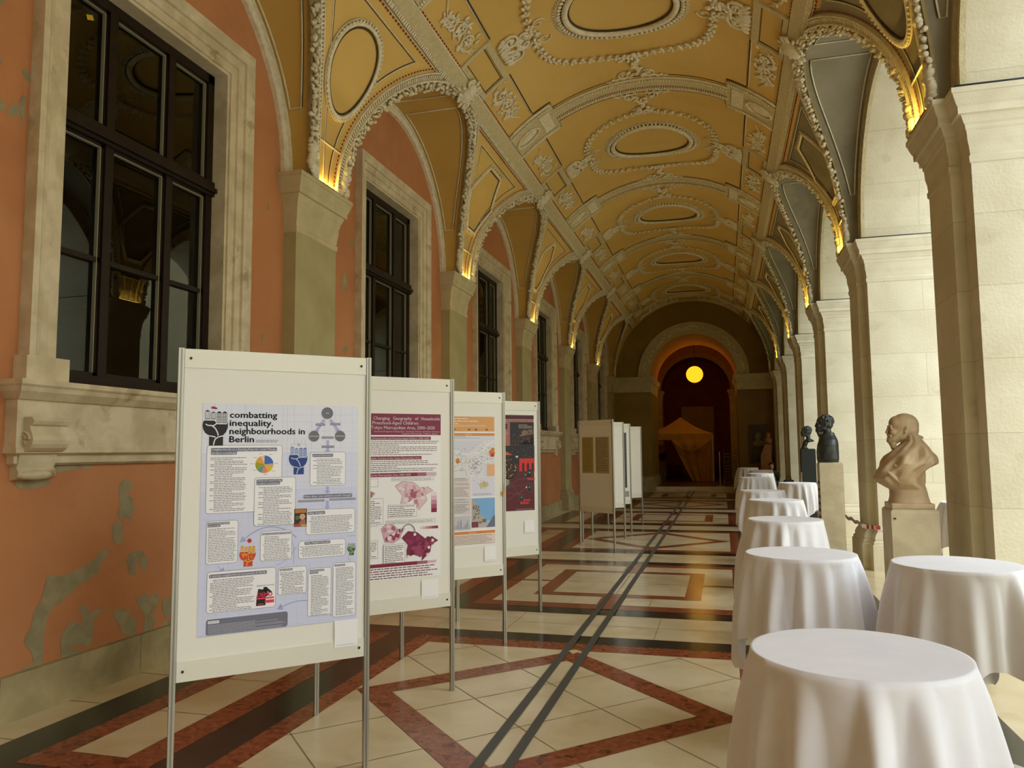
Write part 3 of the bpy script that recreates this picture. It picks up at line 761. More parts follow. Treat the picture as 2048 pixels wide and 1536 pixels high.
for k in range(70):
    a = PI*(k+.5)/70; r = AR+.24+rr.uniform(-.1, .1); ew.ell((AX+r*cos(a), YEND-.05, 4.8+r*sin(a)), (.07, .03, .05), M['stucco'], Matrix.Rotation(rr.uniform(0, 3), 3, 'Y'), 6, 4)
tag(ew.build('wall_end'), 'end wall of the corridor with a wide moulded arch', kind='structure')
for sd, (xa, xb, i) in enumerate(((-4.45, AX-AR, 10), (AX+AR, 2.12, 11))):
    t = MB(); rings = []
    for o, z in CAPP: rings.append([(xa-(o if sd else 0), YEND-o-.05, z), (xb+(0 if sd else o), YEND-o-.05, z), (xb+(0 if sd else o), 36.4, z), (xa-(o if sd else 0), 36.4, z)])
    t.loft(rings, M['cap'])
    rings = [[(xa-(o if sd else 0), YEND-o-.05, z), (xb+(0 if sd else o), YEND-o-.05, z), (xb+(0 if sd else o), 36.4, z), (xa-(o if sd else 0), 36.4, z)] for o, z in BASP]
    t.loft(rings, M['base'])
    tag(t.build('trim_%d' % i), 'moulded cornice and base on the %s of the great end arch' % ('right' if sd else 'left'), kind='structure')
# cartouche panel on the vault just before the end wall
t = MB(); Ym = YEND-1.1
for s0, s1, y0, y1 in ((-.72, .72, -.42, -.36), (-.72, .72, .36, .42), (-.72, -.66, -.36, .36), (.66, .72, -.36, .36), (-2.2, 2.2, .52, .60), (-2.2, 2.2, -.60, -.52)): 
    patch(t, s0, s1, Ym+y0, Ym+y1, .05, st_)
patch(t, -.4, .4, Ym-.2, Ym+.2, .10, M['ochred'])
for s_, y_ in ((-.42, -.22), (.42, -.22), (-.42, .22), (.42, .22)): stube(t, [(a, Ym+c) for a, c in spiral(s_, y_, .1, 1.4, 0, 1)], .025, st_)
for sg in (-1, 1):
    for k in range(40): leaf(t, sg*rr.uniform(.85, 2.1), Ym+rr.uniform(-.38, .38), rr.uniform(0, 6), .06, .03, st_, .02)
t.build('cartouche_panel', ceiling)
# vestibule beyond
vb = MB()
vb.box(-5.6, 3.4, 33.4, 47, -.25, .16, stone('brown_stone_floor', '#5c4028', '#6e4c30', 3, .3, .05, 30))
vb.box(-4.3, 2.0, 33.30, 33.46, 0, .165, M['fcream'])
tag(vb.build('floor_vestibule'), 'raised dark floor beyond the end arch', kind='structure')
vb = MB(); IX, IR, Y2 = -1.35, 1.82, 42.5
vb.box(-5.6, -5.4, 36.4, 47, 0, 8.6, org); vb.box(3.2, 3.4, 36.4, 47, 0, 8.6, org); vb.box(-5.6, 3.4, 36.4, 47, 7.4, 8.6, org)
arch_wall(vb, 36.5, AX, AR, -5.6, 3.4, 8.6, org); vb.box(-5.6, AX-AR-.001, 36.3, 36.5, 0, 4.8, org); vb.box(AX+AR, 3.4, 36.3, 36.5, 0, 4.8, org)
arch_wall(vb, Y2, IX, IR, -5.6, 3.4, 8.6, org, 4.88); vb.box(-5.6, IX-IR, Y2, 44.5, 0, 4.87, org); vb.box(IX+IR, 3.4, Y2, 44.5, 0, 4.87, org)
soffit(vb, IX, IR, Y2, 44.4, red2, 4.88)
ring_arch(vb, Y2, IX, IR, IR+.26, .08, stone('ochre_moulding', '#b98a3c', '#c69645', 5, .8, .1, 60), 4.88)
vb.box(-5.6, 3.4, 44.4, 44.6, 0, 8.6, red2)
for x0, x1 in ((IX-IR-.75, IX-IR+.06), (IX+IR-.06, IX+IR+.5)):
    for o, z0, z1 in ((.12, 4.74, 4.88), (.07, 4.64, 4.74), (.03, 4.4, 4.64), (0, .16, 4.4)): vb.box(x0-o, x1+o, Y2-.12-o, Y2, z0, z1, M['cap'])
tag(vb.build('wall_vestibule'), 'vestibule walls with a second arch round a dark red niche', kind='structure')
# dark arched doorway on the left of the vestibule
dm = MB(); pts = [(-4.9+.9*cos(PI*k/12), 2.7+.9*sin(PI*k/12)) for k in range(13)]
dm.loft([[(x, y_, z) for x, z in [(-5.8, .16)]+pts[::-1]+[(-4.0, .16)]] for y_ in (Y2-.03, Y2-.01)], flat('#150d06', .8))
tag(dm.build('door_1'), 'dark arched doorway left of the tent', kind='structure')
# glowing globe lamp
g = empty('globe_lamp', (-1.19, 37.0, 5.24)); b = MB(); b.ell((0, 0, 0), (.39, .39, .39), M['globe'], None, 32, 18); b.build('glass_globe', g)
b = MB(); b.tube([(0, 0, .38), (0, 0, 2.14)], .012, flat('#3a2c14')); b.lathe([(.0, .36), (.09, .37), (.08, .43), (0, .44)], (0, 0, 0), flat('#3a2c14')); b.build('stem', g)
tag(g, 'glowing yellow globe lamp hanging in the end arch', 'lamp')
pl_ = bpy.data.lights.new('globe_light', 'POINT'); pl_.energy = 170; pl_.color = (1, .55, .10); pl_.shadow_soft_size = .42
po = bpy.data.objects.new('globe_glow', pl_); C.objects.link(po); po.parent = g; po.location = (0, 0, 0)
# tent
tent = empty('party_tent', (-2.05, 40, .16)); tc = stone('cream_tent_canvas', '#c99f55', '#d4ab60', 3, .8, .1, 40)
b = MB(); hw = 1.57
ap = (0, 0, 3.2); cs = [(-hw, -hw, 2.33), (hw, -hw, 2.33), (hw, hw, 2.33), (-hw, hw, 2.33)]
for i in range(4):
    a, c = Vector(cs[i]), Vector(cs[(i+1) % 4]); prev = None
    rows = []
    for k in range(9):
        t = k/8; rows.append([Vector(ap)*t+(a*(1-u)+c*u)*(1-t)+Vector((0, 0, -.10*sin(PI*t))) for u in (0, .25, .5, .75, 1)])
    for k in range(8):
        for j in range(4): b.quad(rows[k][j], rows[k][j+1], rows[k+1][j+1], rows[k+1][j], tc)
    b.quad(a, c, c-Vector((0, 0, .30)), a-Vector((0, 0, .30)), tc)
b.build('canopy', tent)
b = MB(); rows = []   # side curtain on the front, gathered to the right
for k in range(17):
    t = k/16; z = 2.06-t*2.04; xl = -.42+t*1.0 if True else 0; row = []
    for j in range(25):
        u = j/24; x = xl+(hw-.03-xl)*u; sag = .05*sin(u*22+t*3)+.06*sin(PI*u)*sin(PI*min(1, t*3))
        row.append(Vector((x, -hw-.02-sag, z)))
    rows.append(row)
b.loft(rows, tc, closed=False, smooth=True); 
for k in range(2):
    b.tube([(-.35+1.75*u, -hw-.14, 1.98-(.62+.1*k)*4*u*(1-u)*(.7)) for u in [j/14 for j in range(15)]], .03, tc)
rows = [[Vector((hw, -hw+2*hw*j/12, 2.05-k*.34+0)) +Vector((.04*sin(j*2.1), 0, 0)) for j in range(13)] for k in range(7)]
b.loft(rows, tc, closed=False, smooth=True); b.build('side_curtain', tent)
for i, (x, y_) in enumerate(((-hw, -hw), (hw, -hw), (hw, hw), (-hw, hw))):
    l = MB(); l.box(x-.02, x+.02, y_-.02, y_+.02, 0, 2.3, M['alu']); l.build('pole', tent)
tag(tent, 'cream party tent with pointed roof below the globe lamp', 'tent')
b = MB(); b.box(-2.2, -.44, 44.1, 44.16, .16, 4.1, stone('pale_yellow_board', '#a98d4a', '#b59955', 2, .8, .1, 20))
tag(b.build('backdrop_board'), 'tall pale board on the red wall behind the tent', 'board')
# clutter under the tent
rr = random.Random(6)
crate = MB()
crate.box(-.3, .3, -.22, .22, 0, .03, flat('#8a7a52')); 
for k in range(5):
    for x in (-.3, .28): crate.box(x, x+.02, -.22, .22, .04+.09*k, .10+.09*k, flat('#8a7a52'))
    for y_ in (-.22, .20): crate.box(-.3, .3, y_, y_+.02, .04+.09*k, .10+.09*k, flat('#8a7a52'))
for x in (-.3, .27):
    for y_ in (-.22, .19): crate.box(x, x+.03, y_, y_+.03, 0, .48, flat('#6f6040'))
c1 = crate.build('crate', None, (-3.05, 39.2, .16)); tag(c1, 'pale slatted crate at the left front of the tent, lower of two', 'crate', 'crates under the tent')
c2 = place(c1, None, (-3.05, 39.2, .645)); tag(c2, 'pale slatted crate at the left front of the tent, upper of two', 'crate', 'crates under the tent')
b = MB()
for k in range(9): b.ell((rr.uniform(-.2, .2), rr.uniform(-.15, .15), .08+rr.uniform(0, .3)), (.14, .12, .10), flat('#1c1a14', .9), None, 8, 6)
tag(b.build('dark_bag', None, (-3.0, 39.2, 1.13)), 'dark bag piled on top of the crates', 'bag')
tb = empty('trestle_table', (-2.1, 39.9, .16)); b = MB(); b.box(-.6, .6, -.3, .3, .72, .75, flat('#2e2a20')); b.build('tabletop', tb)
for x in (-.55, .55):
    for y_ in (-.26, .26): b = MB(); b.box(x-.02, x+.02, y_-.02, y_+.02, 0, .72, flat('#2e2a20')); b.build('leg', tb)
tag(tb, 'dark folding table standing inside the tent', 'table')
# stack of grey folding rack right of the tent
ch = MB(); gm = flat('#6d6f70', .45, .5)
for k in range(11): ch.box(-.24, .24, -.22, .22, .1+.125*k, .125+.125*k, gm)
for x in (-.26, .24): ch.box(x, x+.02, -.22, -.20, 0, 1.55, gm); ch.box(x, x+.02, .2, .22, 0, 1.55, gm)
r_ = ch.build('tray_rack', None, (.27, 33.9, .16)); tag(r_, 'grey metal tray rack standing in the end arch, right of the tent', 'rack')
b = MB(); b.box(-.015, .015, -.015, .015, 0, 1.45, M['alu']); b.box(-.16, .16, -.16, .16, 0, .02, M['alu']); tag(b.build('barrier_post', None, (-.16, 33.8, .16)), 'thin metal post beside the tray rack', 'post')
# relief plaque on the end wall
pq = empty('relief_plaque', (1.39, YEND-.03, 1.93)); b = MB(); dk2 = flat('#4a4038', .6)
b.box(-.32, .32, -.02, .03, -.75, .75, dk2); b.build('panel', pq)
b = MB()
for x0, x1, z0, z1 in ((-.34, -.28, -.77, .77), (.28, .34, -.77, .77), (-.34, .34, .71, .77), (-.34, .34, -.77, -.71)): b.box(x0, x1, -.05, .03, z0, z1, flat('#5a4d42', .6))
b.build('frame', pq)
b = MB(); rl = flat('#8a7c68', .6); b.ell((0, -.03, .28), (.13, .06, .18), rl, None, 14, 10); b.ell((0, -.05, .27), (.02, .05, .04), rl); b.ell((0, -.03, .0), (.24, .05, .14), rl); b.ell((0, -.03, .13), (.07, .05, .1), rl)
for k in range(5): b.box(-.2, .2, -.026, -.018, -.28-.07*k, -.26-.07*k, flat('#6e6252'))
b.build('portrait_relief', pq)
tag(pq, 'framed dark relief plaque with a portrait on the end wall', 'plaque')

# ------------------------------------------------------------------ display boards and prints
class Print(MB):
    """printed sheet in local (u, v) metres, built flat in the x-z plane facing -y"""
    def __init__(s): super().__init__(); s.lay = 0
    def p(s, pts, col, k): 
        mt = col if not isinstance(col, str) else flat(col, .55)
        s.poly([(x, -.0004*k, z) for x, z in pts], mt)
    def rect(s, x0, x1, z0, z1, col, k): s.p([(x0, z0), (x1, z0), (x1, z1), (x0, z1)], col, k)
    def rrect(s, x0, x1, z0, z1, r, col, k):
        pts = []
        for cx, cz, a0 in ((x1-r, z1-r, 0), (x0+r, z1-r, 90), (x0+r, z0+r, 180), (x1-r, z0+r, 270)):
            for j in range(5): a = math.radians(a0+22.5*j); pts.append((cx+r*cos(a), cz+r*sin(a)))
        s.p(pts, col, k)
    def boxed(s, x0, x1, z0, z1, r=.015, k=2, line='#7d7e92', fill='#f9f9fc'):
        s.rrect(x0, x1, z0, z1, r, line, k); s.rrect(x0+.002, x1-.002, z0+.002, z1-.002, r-.002, fill, k+1)
    def circ(s, cx, cz, r, col, k, a0=0, a1=2*PI, n=24, ry=None):
        pts = [(cx+r*cos(a0+(a1-a0)*j/n), cz+(ry or r)*sin(a0+(a1-a0)*j/n)) for j in range(n+1)]
        if a1-a0 < 2*PI-.01: pts.append((cx, cz))
        else: pts = pts[:-1]
        s.p(pts, col, k)
    def line(s, pts, wd, col, k):
        for i in range(len(pts)-1):
            (a, b), (c, d) = pts[i], pts[i+1]; L = math.hypot(c-a, d-b) or 1; nx, nz = -(d-b)/L*wd/2, (c-a)/L*wd/2
            s.p([(a-nx, b-nz), (c-nx, d-nz), (c+nx, d+nz), (a+nx, b+nz)], col, k)
    def lines(s, x0, x1, z1, z0, pitch, col, k, rr, h=.34, ind=0):
        z = z1
        while z > z0:
            xs = x0+(ind if rr.random() < .65 else 0); xe = x0+(x1-x0)*rr.choice([1, .97, .93, .98, .9, .6, .95]); x = xs
            while x < xe:
                L = rr.uniform(.006, .022)*pitch/.0085; s.rect(x, min(x+L, xe), z-pitch*h, z, col, k); x += L+.0028*pitch/.0085
            z -= pitch
    def text(s, t, x, z, size, col, k, width=None, bold=.0, align='LEFT'):
        cu = bpy.data.curves.new('t', 'FONT'); cu.body = t; cu.size = size; cu.resolution_u = 2
        ob = bpy.data.objects.new('t', cu); C.objects.link(ob); bpy.context.view_layer.update()
        me = bpy.data.meshes.new_from_object(ob.evaluated_get(bpy.context.evaluated_depsgraph_get()))
        vs_ = [v.co.copy() for v in me.vertices]; fs_ = [tuple(f.vertices) for f in me.polygons]
        bpy.data.objects.remove(ob); bpy.data.curves.remove(cu); bpy.data.meshes.remove(me)
        if not vs_: return
        x0 = min(v.x for v in vs_); x1 = max(v.x for v in vs_); sc_ = (width/(x1-x0)) if width else 1
        off = 0 if align == 'LEFT' else -(x1-x0)*sc_/(2 if align == 'CENTER' else 1)
        mt = flat(col, .55)
        for d, e in ([(0, 0)] if not bold else [(-bold, 0), (bold, 0), (0, bold*.7), (0, -bold*.7)]):
            s.add([(x+off+(v.x-x0)*sc_+d, -.0004*k, z+v.y+e) for v in vs_], fs_, mt)
    def tagbox(s, x0, x1, z0, z1, t=None, k=4, col='#77788c', rr=None):
        s.rrect(x0, x1, z0, z1, min(.004, (z1-z0)/2), col, k)
        if t: s.text(t, x0+.004, z0+(z1-z0)*.28, (z1-z0)*.78, '#e9e9f0', k+1, width=(x1-x0)-.009, bold=.0006)
        else: s.rect(x0+.005, x1-.005, z0+(z1-z0)*.4, z0+(z1-z0)*.62, '#d5d5e0', k+1)
    def fist(s, x0, x1, z0, z1, col, k, lc='#f0f0f2', houses=True, hc=None):
        W = x1-x0; H = z1-z0; q = lambda u, v: (x0+u*W, z0+v*H)
        hand = [(.02, .62), (.06, .66), (.45, .66), (.52, .62), (.56, .565), (.95, .565), (1.0, .63), (1.0, .48), (.93, .36), (.82, .28), (.82, 0), (.27, 0), (.27, .27), (.12, .33), (.03, .43), (0, .53)]
        s.p([q(*p) for p in hand], col, k)
        s.line([q(*p) for p in ((.12, .57), (.2, .535), (.36, .53), (.5, .46), (.6, .34), (.62, .27))], .006*W/.13, lc, k+1)
        s.line([q(*p) for p in ((.40, .525), (.5, .55), (.55, .60))], .006*W/.13, lc, k+1); s.line([q(*p) for p in ((.27, .26), (.38, .25), (.52, .225))], .006*W/.13, lc, k+1)
        s.line([q(*p) for p in ((.83, .26), (.62, .23), (.5, .17), (.44, .02))], .006*W/.13, lc, k+1)
        if houses:
            for a, top in ((.09, .93), (.32, .89), (.55, .90), (.77, .90)):
                hb = .70 if a < .5 else .60; c_ = hc or col; nx = 4; nz = 6
                s.p([q(a, hb), q(a+.19, hb), q(a+.19, top-.03), q(a+.095, top+.01), q(a, top-.03)], c_, k)
                for i in range(nx):
                    for j in range(nz):
                        u = a+.015+(.17/nx)*i; v = hb+.015+((top-hb-.05)/nz)*j; s.p([q(u, v), q(u+.03, v), q(u+.03, v+.03*1.0), q(u, v+.03)], lc, k+1)
BOARD_DIR = math.atan2(.705, .711)
def make_board():
    root = empty('display_board')   # local x along the board (0..1), facing -y
    for x in (0.0, 1.0):
        b = MB(); b.box(x-.014, x+.014, -.016, .016, 0, 2.29, M['alu'])
        for y_ in (-.018, .014): b.box(x-.004, x+.004, y_, y_+.004, .003, 2.285, flat('#8e8c80', .4, .6))
        b.build('post', root)
    b = MB(); b.box(.016, .984, -.008, .008, .68, 2.22, M['panel']); b.build('panel', root)
    for z0, z1 in ((2.19, 2.287), (.612, .712)):
        b = MB(); b.box(.016, .984, -.013, .013, z0, z1, M['rail']); r = b.build('rail', root)
        for x in (.045, .955):
            c = MB(); c.lathe([(.007, -.0165), (.007, -.013)], (x, 0, (z0+z1)/2), M['screw'], 10, False, 'Y'); c.build('screw', r)
    return root
bd = make_board()
LP = [(-2.678, 3.34), (-2.678, 4.759), (-2.684, 6.193), (-2.691, 7.639), (-2.62, 14.60), (-2.61, 15.63), (-2.60, 17.80)]
BN = ['nearest display board on metal posts, carrying the blue and white poster', 'second display board from the camera, carrying the crimson and white poster', 'third display board from the camera, carrying the orange and white poster', 'fourth display board from the camera, carrying the dark red poster', 'blank white display board directly behind the shaded one', 'far display board with a dark narrow poster and a grey card', 'farthest display board, blank and pale green-white']
for k, (x, y_) in enumerate(LP):
    q = bd if k == 0 else copy_tree(bd); q.location = (x, y_, 0); q.rotation_euler = (0, 0, BOARD_DIR); tag(q, BN[k], 'display board', 'display boards')
q = copy_tree(bd); q.location = (-1.87, 14.0, 0); q.rotation_euler = (0, 0, PI+.03+.02); q.location = (-2.60, 14.25, 0); q.rotation_euler = (0, 0, -.62); q.scale = (.86, 1, 1); tag(q, 'display board seen in shade, with a yellow and a pale printed sheet', 'display board', 'display boards')
def hang(pr, name, k, dy=-.0095):
    o = pr.build(name); x, y_ = LP[k]; a = BOARD_DIR
    o.location = (x+dy*-sin(a), y_+dy*cos(a), 0); o.rotation_euler = (0, 0, a); return o
rr = random.Random(1)
# poster 1
p = Print(); p.rect(.108, .942, .82, 2.008, '#d9def8', 0); p.rect(.108, .942, .8195, .821, '#b9bad4', 1)
for k in range(26): z = .83+.045*k; p.line([(.108, z+rr.uniform(-.01, .01)), (.942, z+rr.uniform(-.01, .01))], .0012, '#cdd1ee', 1)
for k in range(14): x = .13+.06*k; p.line([(x, .82), (x+rr.uniform(-.05, .05), 2.008)], .0015, '#cdd1ee', 1)
p.rect(.108, .942, 1.75, 2.008, '#e8ebf8', .5); p.rect(.108, .942, 1.55, 1.75, '#e0e4f8', .5)
p.fist(.105+.004, .234, 1.787, 1.985, '#0e0e10', 3, '#eef0f4')
p.circ(.160, 1.985, .012, '#c02030', 5, n=8, ry=.007); p.circ(.172, 1.982, .008, '#20182a', 6, n=8, ry=.004)
for t, z, wd in (('combatting', 1.934, .243), ('inequality.', 1.891, .222), ('neighbourhoods in', 1.848, .393), ('Berlin', 1.805, .124)): p.text(t, .243, z, .046, '#0b0b10', 3, wd, .0014)
for z in (1.812, 1.804): p.lines(.378, .50, z+.004, z, .009, '#7b7c88', 3, rr)
for cx, cz in ((.761, 1.966), (.688, 1.837), (.835, 1.838)): p.circ(cx, cz, .033 if cz > 1.9 else .030, '#70727c', 4); p.rect(cx-(.009 if cz > 1.9 else .026), cx+(.009 if cz > 1.9 else .026), cz-.0015, cz+.0015, '#d8d8dc', 5)
for a in ((.745, 1.93, .70, 1.865), (.778, 1.93, .825, 1.868), (.765, 1.815, .765, 1.755), (.767, 1.56, .767, 1.53), (.767, 1.48, .767, 1.445)):
    p.line([(a[0], a[1]), (a[2], a[3])], .016, '#b4b8e0', 2); p.p([(a[2]-.018, a[3]+.004), (a[2]+.018, a[3]+.004), (a[2], a[3]-.014)], '#b4b8e0', 2)
for x0, x1, z in ((.696, .749, 1.902), (.777, .836, 1.905), (.731, .798, 1.83), (.731, .802, 1.779)): p.tagbox(x0, x1, z-.006, z+.006)
p.boxed(.133, .517, 1.437, 1.79)
p.tagbox(.153, .488, 1.757, 1.776, 'Neighborhoods as a Starting Point for social Change'); p.tagbox(.153, .282, 1.740, 1.758, '(project workshop)')
p.lines(.152, .335, 1.725, 1.45, .0088, '#6d6d78', 4, rr, ind=.02)
cols = ['#3f68c0', '#c8a0c8', '#e8c030', '#e88a78', '#5aa098', '#7fae5a', '#a8a010', '#d8b040', '#f0a030', '#f2cfa0']; a = PI/2
for c_, wd in zip(cols, (.235, .03, .17, .115, .08, .04, .12, .06, .08, .07)): p.circ(.424, 1.687, .047, c_, 4, a-2*PI*wd, a, 8); a -= 2*PI*wd
for x, z in ((.405, 1.742), (.455, 1.738), (.485, 1.69), (.47, 1.65), (.43, 1.632), (.375, 1.655), (.36, 1.69), (.375, 1.722)): p.rect(x-.010, x+.010, z, z+.002, '#9a9aa4', 4)
p.boxed(.374, .592, 1.361, 1.617, k=5); p.tagbox(.384, .520, 1.592, 1.607, 'Methods used in the', k=7); p.tagbox(.384, .507, 1.577, 1.592, 'project workshop', k=7)
p.lines(.396, .575, 1.565, 1.37, .0088, '#6d6d78', 7, rr, ind=.025)
p.fist(.552, .653, 1.629, 1.79, '#1f3f86', 3, '#c4d0ee', hc='#5876b8')
for x in (.58, .6, .62, .64): p.line([(x, 1.80), (x, 1.815)], .001, '#8a90a8', 3)
p.line([(.565, 1.75), (.565, 1.795), (.645, 1.795), (.645, 1.75)], .001, '#8a90b8', 3); p.circ(.605, 1.79, .009, '#b7bcd6', 4, n=10)
p.boxed(.668, .869, 1.564, 1.75); p.tagbox(.680, .796, 1.722, 1.740, 'powerlessness'); p.lines(.686, .852, 1.712, 1.575, .0085, '#6d6d78', 4, rr, ind=.02)
p.tagbox(.635, .908, 1.497, 1.517, 'How does one achieve social change?'); p.tagbox(.606, .751, 1.478, 1.488); p.tagbox(.779, .929, 1.481, 1.491)
p.rect(.586, .654, 1.347, 1.443, '#2a2218', 8); p.rect(.59, .65, 1.42, 1.44, '#c07a28', 9); p.circ(.630, 1.40, .016, '#d8a890', 9, n=12); p.p([(.60, 1.35), (.65, 1.35), (.645, 1.385), (.625, 1.385)], '#b06850', 9); p.circ(.603, 1.395, .012, '#5a6a40', 9, n=10); p.rect(.588, .618, 1.348, 1.362, '#b8484a', 10); p.rect(.622, .652, 1.349, 1.358, '#d8b030', 10)
p.boxed(.650, .926, 1.299, 1.435); p.tagbox(.658, .755, 1.408, 1.425, 'urban struggles'); p.lines(.665, .912, 1.398, 1.308, .0086, '#6d6d78', 4, rr, ind=.012)
def arcline(x0, z0, x1, z1, bulge, wd, col, k, head=False):
    pts = []
    for i in range(13):
        t = i/12; pts.append((x0+(x1-x0)*t-(z1-z0)*bulge*4*t*(1-t), z0+(z1-z0)*t+(x1-x0)*bulge*4*t*(1-t)))
    p.line(pts, wd, col, k)
    if head:
        dx, dz = pts[-1][0]-pts[-2][0], pts[-1][1]-pts[-2][1]; L = math.hypot(dx, dz); dx /= L; dz /= L; e = pts[-1]
        p.p([(e[0]-dz*.018, e[1]+dx*.018), (e[0]+dx*.03, e[1]+dz*.03), (e[0]+dz*.018, e[1]-dx*.018)], col, k)
arcline(.60, 1.29, .33, 1.30, -.22, .006, '#a9b2dc', 2, True); arcline(.58, 1.27, .585, 1.15, .05, .003, '#a9b2dc', 2); arcline(.60, 1.24, .50, 1.15, .1, .003, '#a9b2dc', 2)
arcline(.80, .85, .53, .93, -.2, .005, '#a0acdc', 2, True); arcline(.66, .98, .50, 1.0, -.1, .003, '#a9b2dc', 2); arcline(.20, 1.17, .215, 1.15, 0, .003, '#a9b2dc', 2, True); arcline(.88, 1.28, .93, 1.28, 0, .003, '#a9b2dc', 2); arcline(.885, 1.17, .90, 1.14, 0, .003, '#a9b2dc', 2)
p.boxed(.140, .297, 1.179, 1.40); p.tagbox(.146, .254, 1.380, 1.392, 'global problems viewed'); p.tagbox(.146, .208, 1.368, 1.380, 'more locally'); p.lines(.150, .288, 1.360, 1.188, .0082, '#6d6d78', 4, rr)
p.fist(.305, .388, 1.155, 1.272, '#d8481e', 3, '#f2c84a', hc='#e89a40'); p.circ(.355, 1.288, .012, '#cc2a2a', 4, n=7)
for k in range(22): p.circ(rr.uniform(.315, .38), rr.uniform(1.19, 1.235), .004, rr.choice(['#f0b030', '#e86a20', '#c83020']), 5, n=6)
p.boxed(.410, .576, 1.176, 1.333); p.tagbox(.417, .570, 1.312, 1.323, 'goals of future social movements'); p.lines(.425, .565, 1.303, 1.185, .0084, '#6d6d78', 4, rr, ind=.006)
p.boxed(.612, .873, 1.173, 1.269); p.tagbox(.644, .786, 1.247, 1.263, 'Why Neighborhoods?'); p.lines(.622, .858, 1.238, 1.18, .0084, '#6d6d78', 4, rr, ind=.01)
p.fist(.882, .930, 1.172, 1.245, '#4c6f3c', 3, '#c8d8b8', hc='#7a92b0')
p.boxed(.149, .495, .933, 1.142); p.tagbox(.159, .447, 1.110, 1.128, '3 current neighborhood movements in Berlin'); p.lines(.165, .385, 1.100, .94, .0083, '#5d5d68', 4, rr, ind=.014)
p.text('HÄNDE WEG VOM KIEZ', .395, 1.047, .009, '#20202a', 5, .092); p.p([(.395, .947), (.443, .947), (.443, .99), (.46, 1.0), (.44, 1.035), (.425, 1.03), (.405, 1.035), (.397, .99)], '#0c0c0e', 5)
p.p([(.43, 1.04), (.445, 1.043), (.475, 1.015), (.47, 1.008), (.45, 1.018), (.44, 1.005)], '#0c0c0e', 5); p.text('DEMO', .402, .993, .030, '#e8405e', 6, .075, .0012); p.rect(.396, .487, .980, .988, '#e8405e', 6); p.rect(.44, .487, .958, .974, '#e8405e', 6); p.rect(.405, .432, .953, .957, '#d86070', 6)
p.boxed(.506, .658, .99, 1.136); p.tagbox(.513, .582, 1.117, 1.128, 'right to the city'); p.lines(.515, .645, 1.108, .998, .0084, '#5d5d68', 4, rr, ind=.01)
p.boxed(.665, .794, .86, 1.118); p.tagbox(.673, .755, 1.10, 1.110); p.tagbox(.673, .722, 1.088, 1.098); p.lines(.682, .780, 1.078, .868, .0084, '#5d5d68', 4, rr)
p.boxed(.803, .933, .842, 1.137); p.tagbox(.811, .872, 1.118, 1.128); p.lines(.820, .922, 1.108, .85, .0084, '#5d5d68', 4, rr)
p.rrect(.150, .560, .824, .903, .012, '#77788a', 3); p.rrect(.159, .213, .881, .895, .003, '#f0f0f2', 4); p.text('LITERATURE', .164, .885, .008, '#50505c', 5, .042); p.lines(.160, .548, .874, .83, .0062, '#c3c4cf', 4, rr)
tag(hang(p, 'poster', 0), 'blue and white poster with a raised black fist, headed combatting inequality', 'poster', 'posters on the display boards')
# poster 2
cr_ = '#8a1f45'
p = Print(); p.rect(.066, .906, .845, 2.024, '#faf9fa', 0); p.rect(.066, .906, 1.867, 2.022, '#86284a', 1)
p.text('Changing', .383, 1.977, .033, '#f6ecec', 2, .122, .0006); p.text('Geography', .530, 1.977, .033, '#f6ecec', 2, .145, .0006); p.text('of', .700, 1.977, .033, '#f6ecec', 2, None, .0006); p.text('Households', .748, 1.977, .033, '#f6ecec', 2, .150, .0006)
p.text('Preschool-Aged Children:', .376, 1.944, .033, '#f6ecec', 2, .355, .0006); p.text('Tokyo Metropolitan Area, 2000–2020', .367, 1.910, .033, '#f6ecec', 2, .492, .0006)
p.text('Doctoral Program in Education, Graduate School of Human Sciences', .389, 1.888, .015, '#e8c8d0', 2, .507); p.text('Sophia University, Tokyo, Japan', .60, 1.872, .015, '#e8c8d0', 2, .28)
p.rect(.066, .826, 1.833, 1.856, cr_, 1); p.text('of Households with Preschool-Aged Children, 2000–2020', .372, 1.838, .017, '#f0dfe3', 2, .44)
p.lines(.10, .89, 1.824, 1.722, .0135, '#7a5f62', 2, rr); p.rect(.066, .752, 1.690, 1.714, cr_, 1); p.text('Geographic Context of the Tokyo Metropolitan Area', .32, 1.696, .017, '#f0dfe3', 2, .42)
p.lines(.10, .88, 1.681, 1.61, .0135, '#7a5f62', 2, rr); p.lines(.10, .6, 1.608, 1.60, .0135, '#a58f90', 2, rr)
p.rect(.066, .72, 1.568, 1.595, cr_, 1); p.rect(.72, .79, 1.568, 1.595, '#b06080', 1); p.rect(.79, .87, 1.568, 1.595, '#dcbcc8', 1); p.text('of the Metropolitan Area, 2000–2020', .368, 1.575, .018, '#f0dfe3', 2, .30)
def outl(x0, x1, z0, z1, t=None, k=4, col='#8a8588'):
    p.rect(x0, x1, z0, z1, col, k); p.rect(x0+.002, x1-.002, z0+.002, z1-.002, '#faf9fa', k+1)
    if t: p.text(t, x0+.008, z0+(z1-z0)*.3, (z1-z0)*.7, '#5a3a44', k+2, (x1-x0)-.03)
outl(.52, .849, 1.537, 1.560, 'Increase in Nursery Schools Capacity'); outl(.30, .42, 1.50, 1.557)
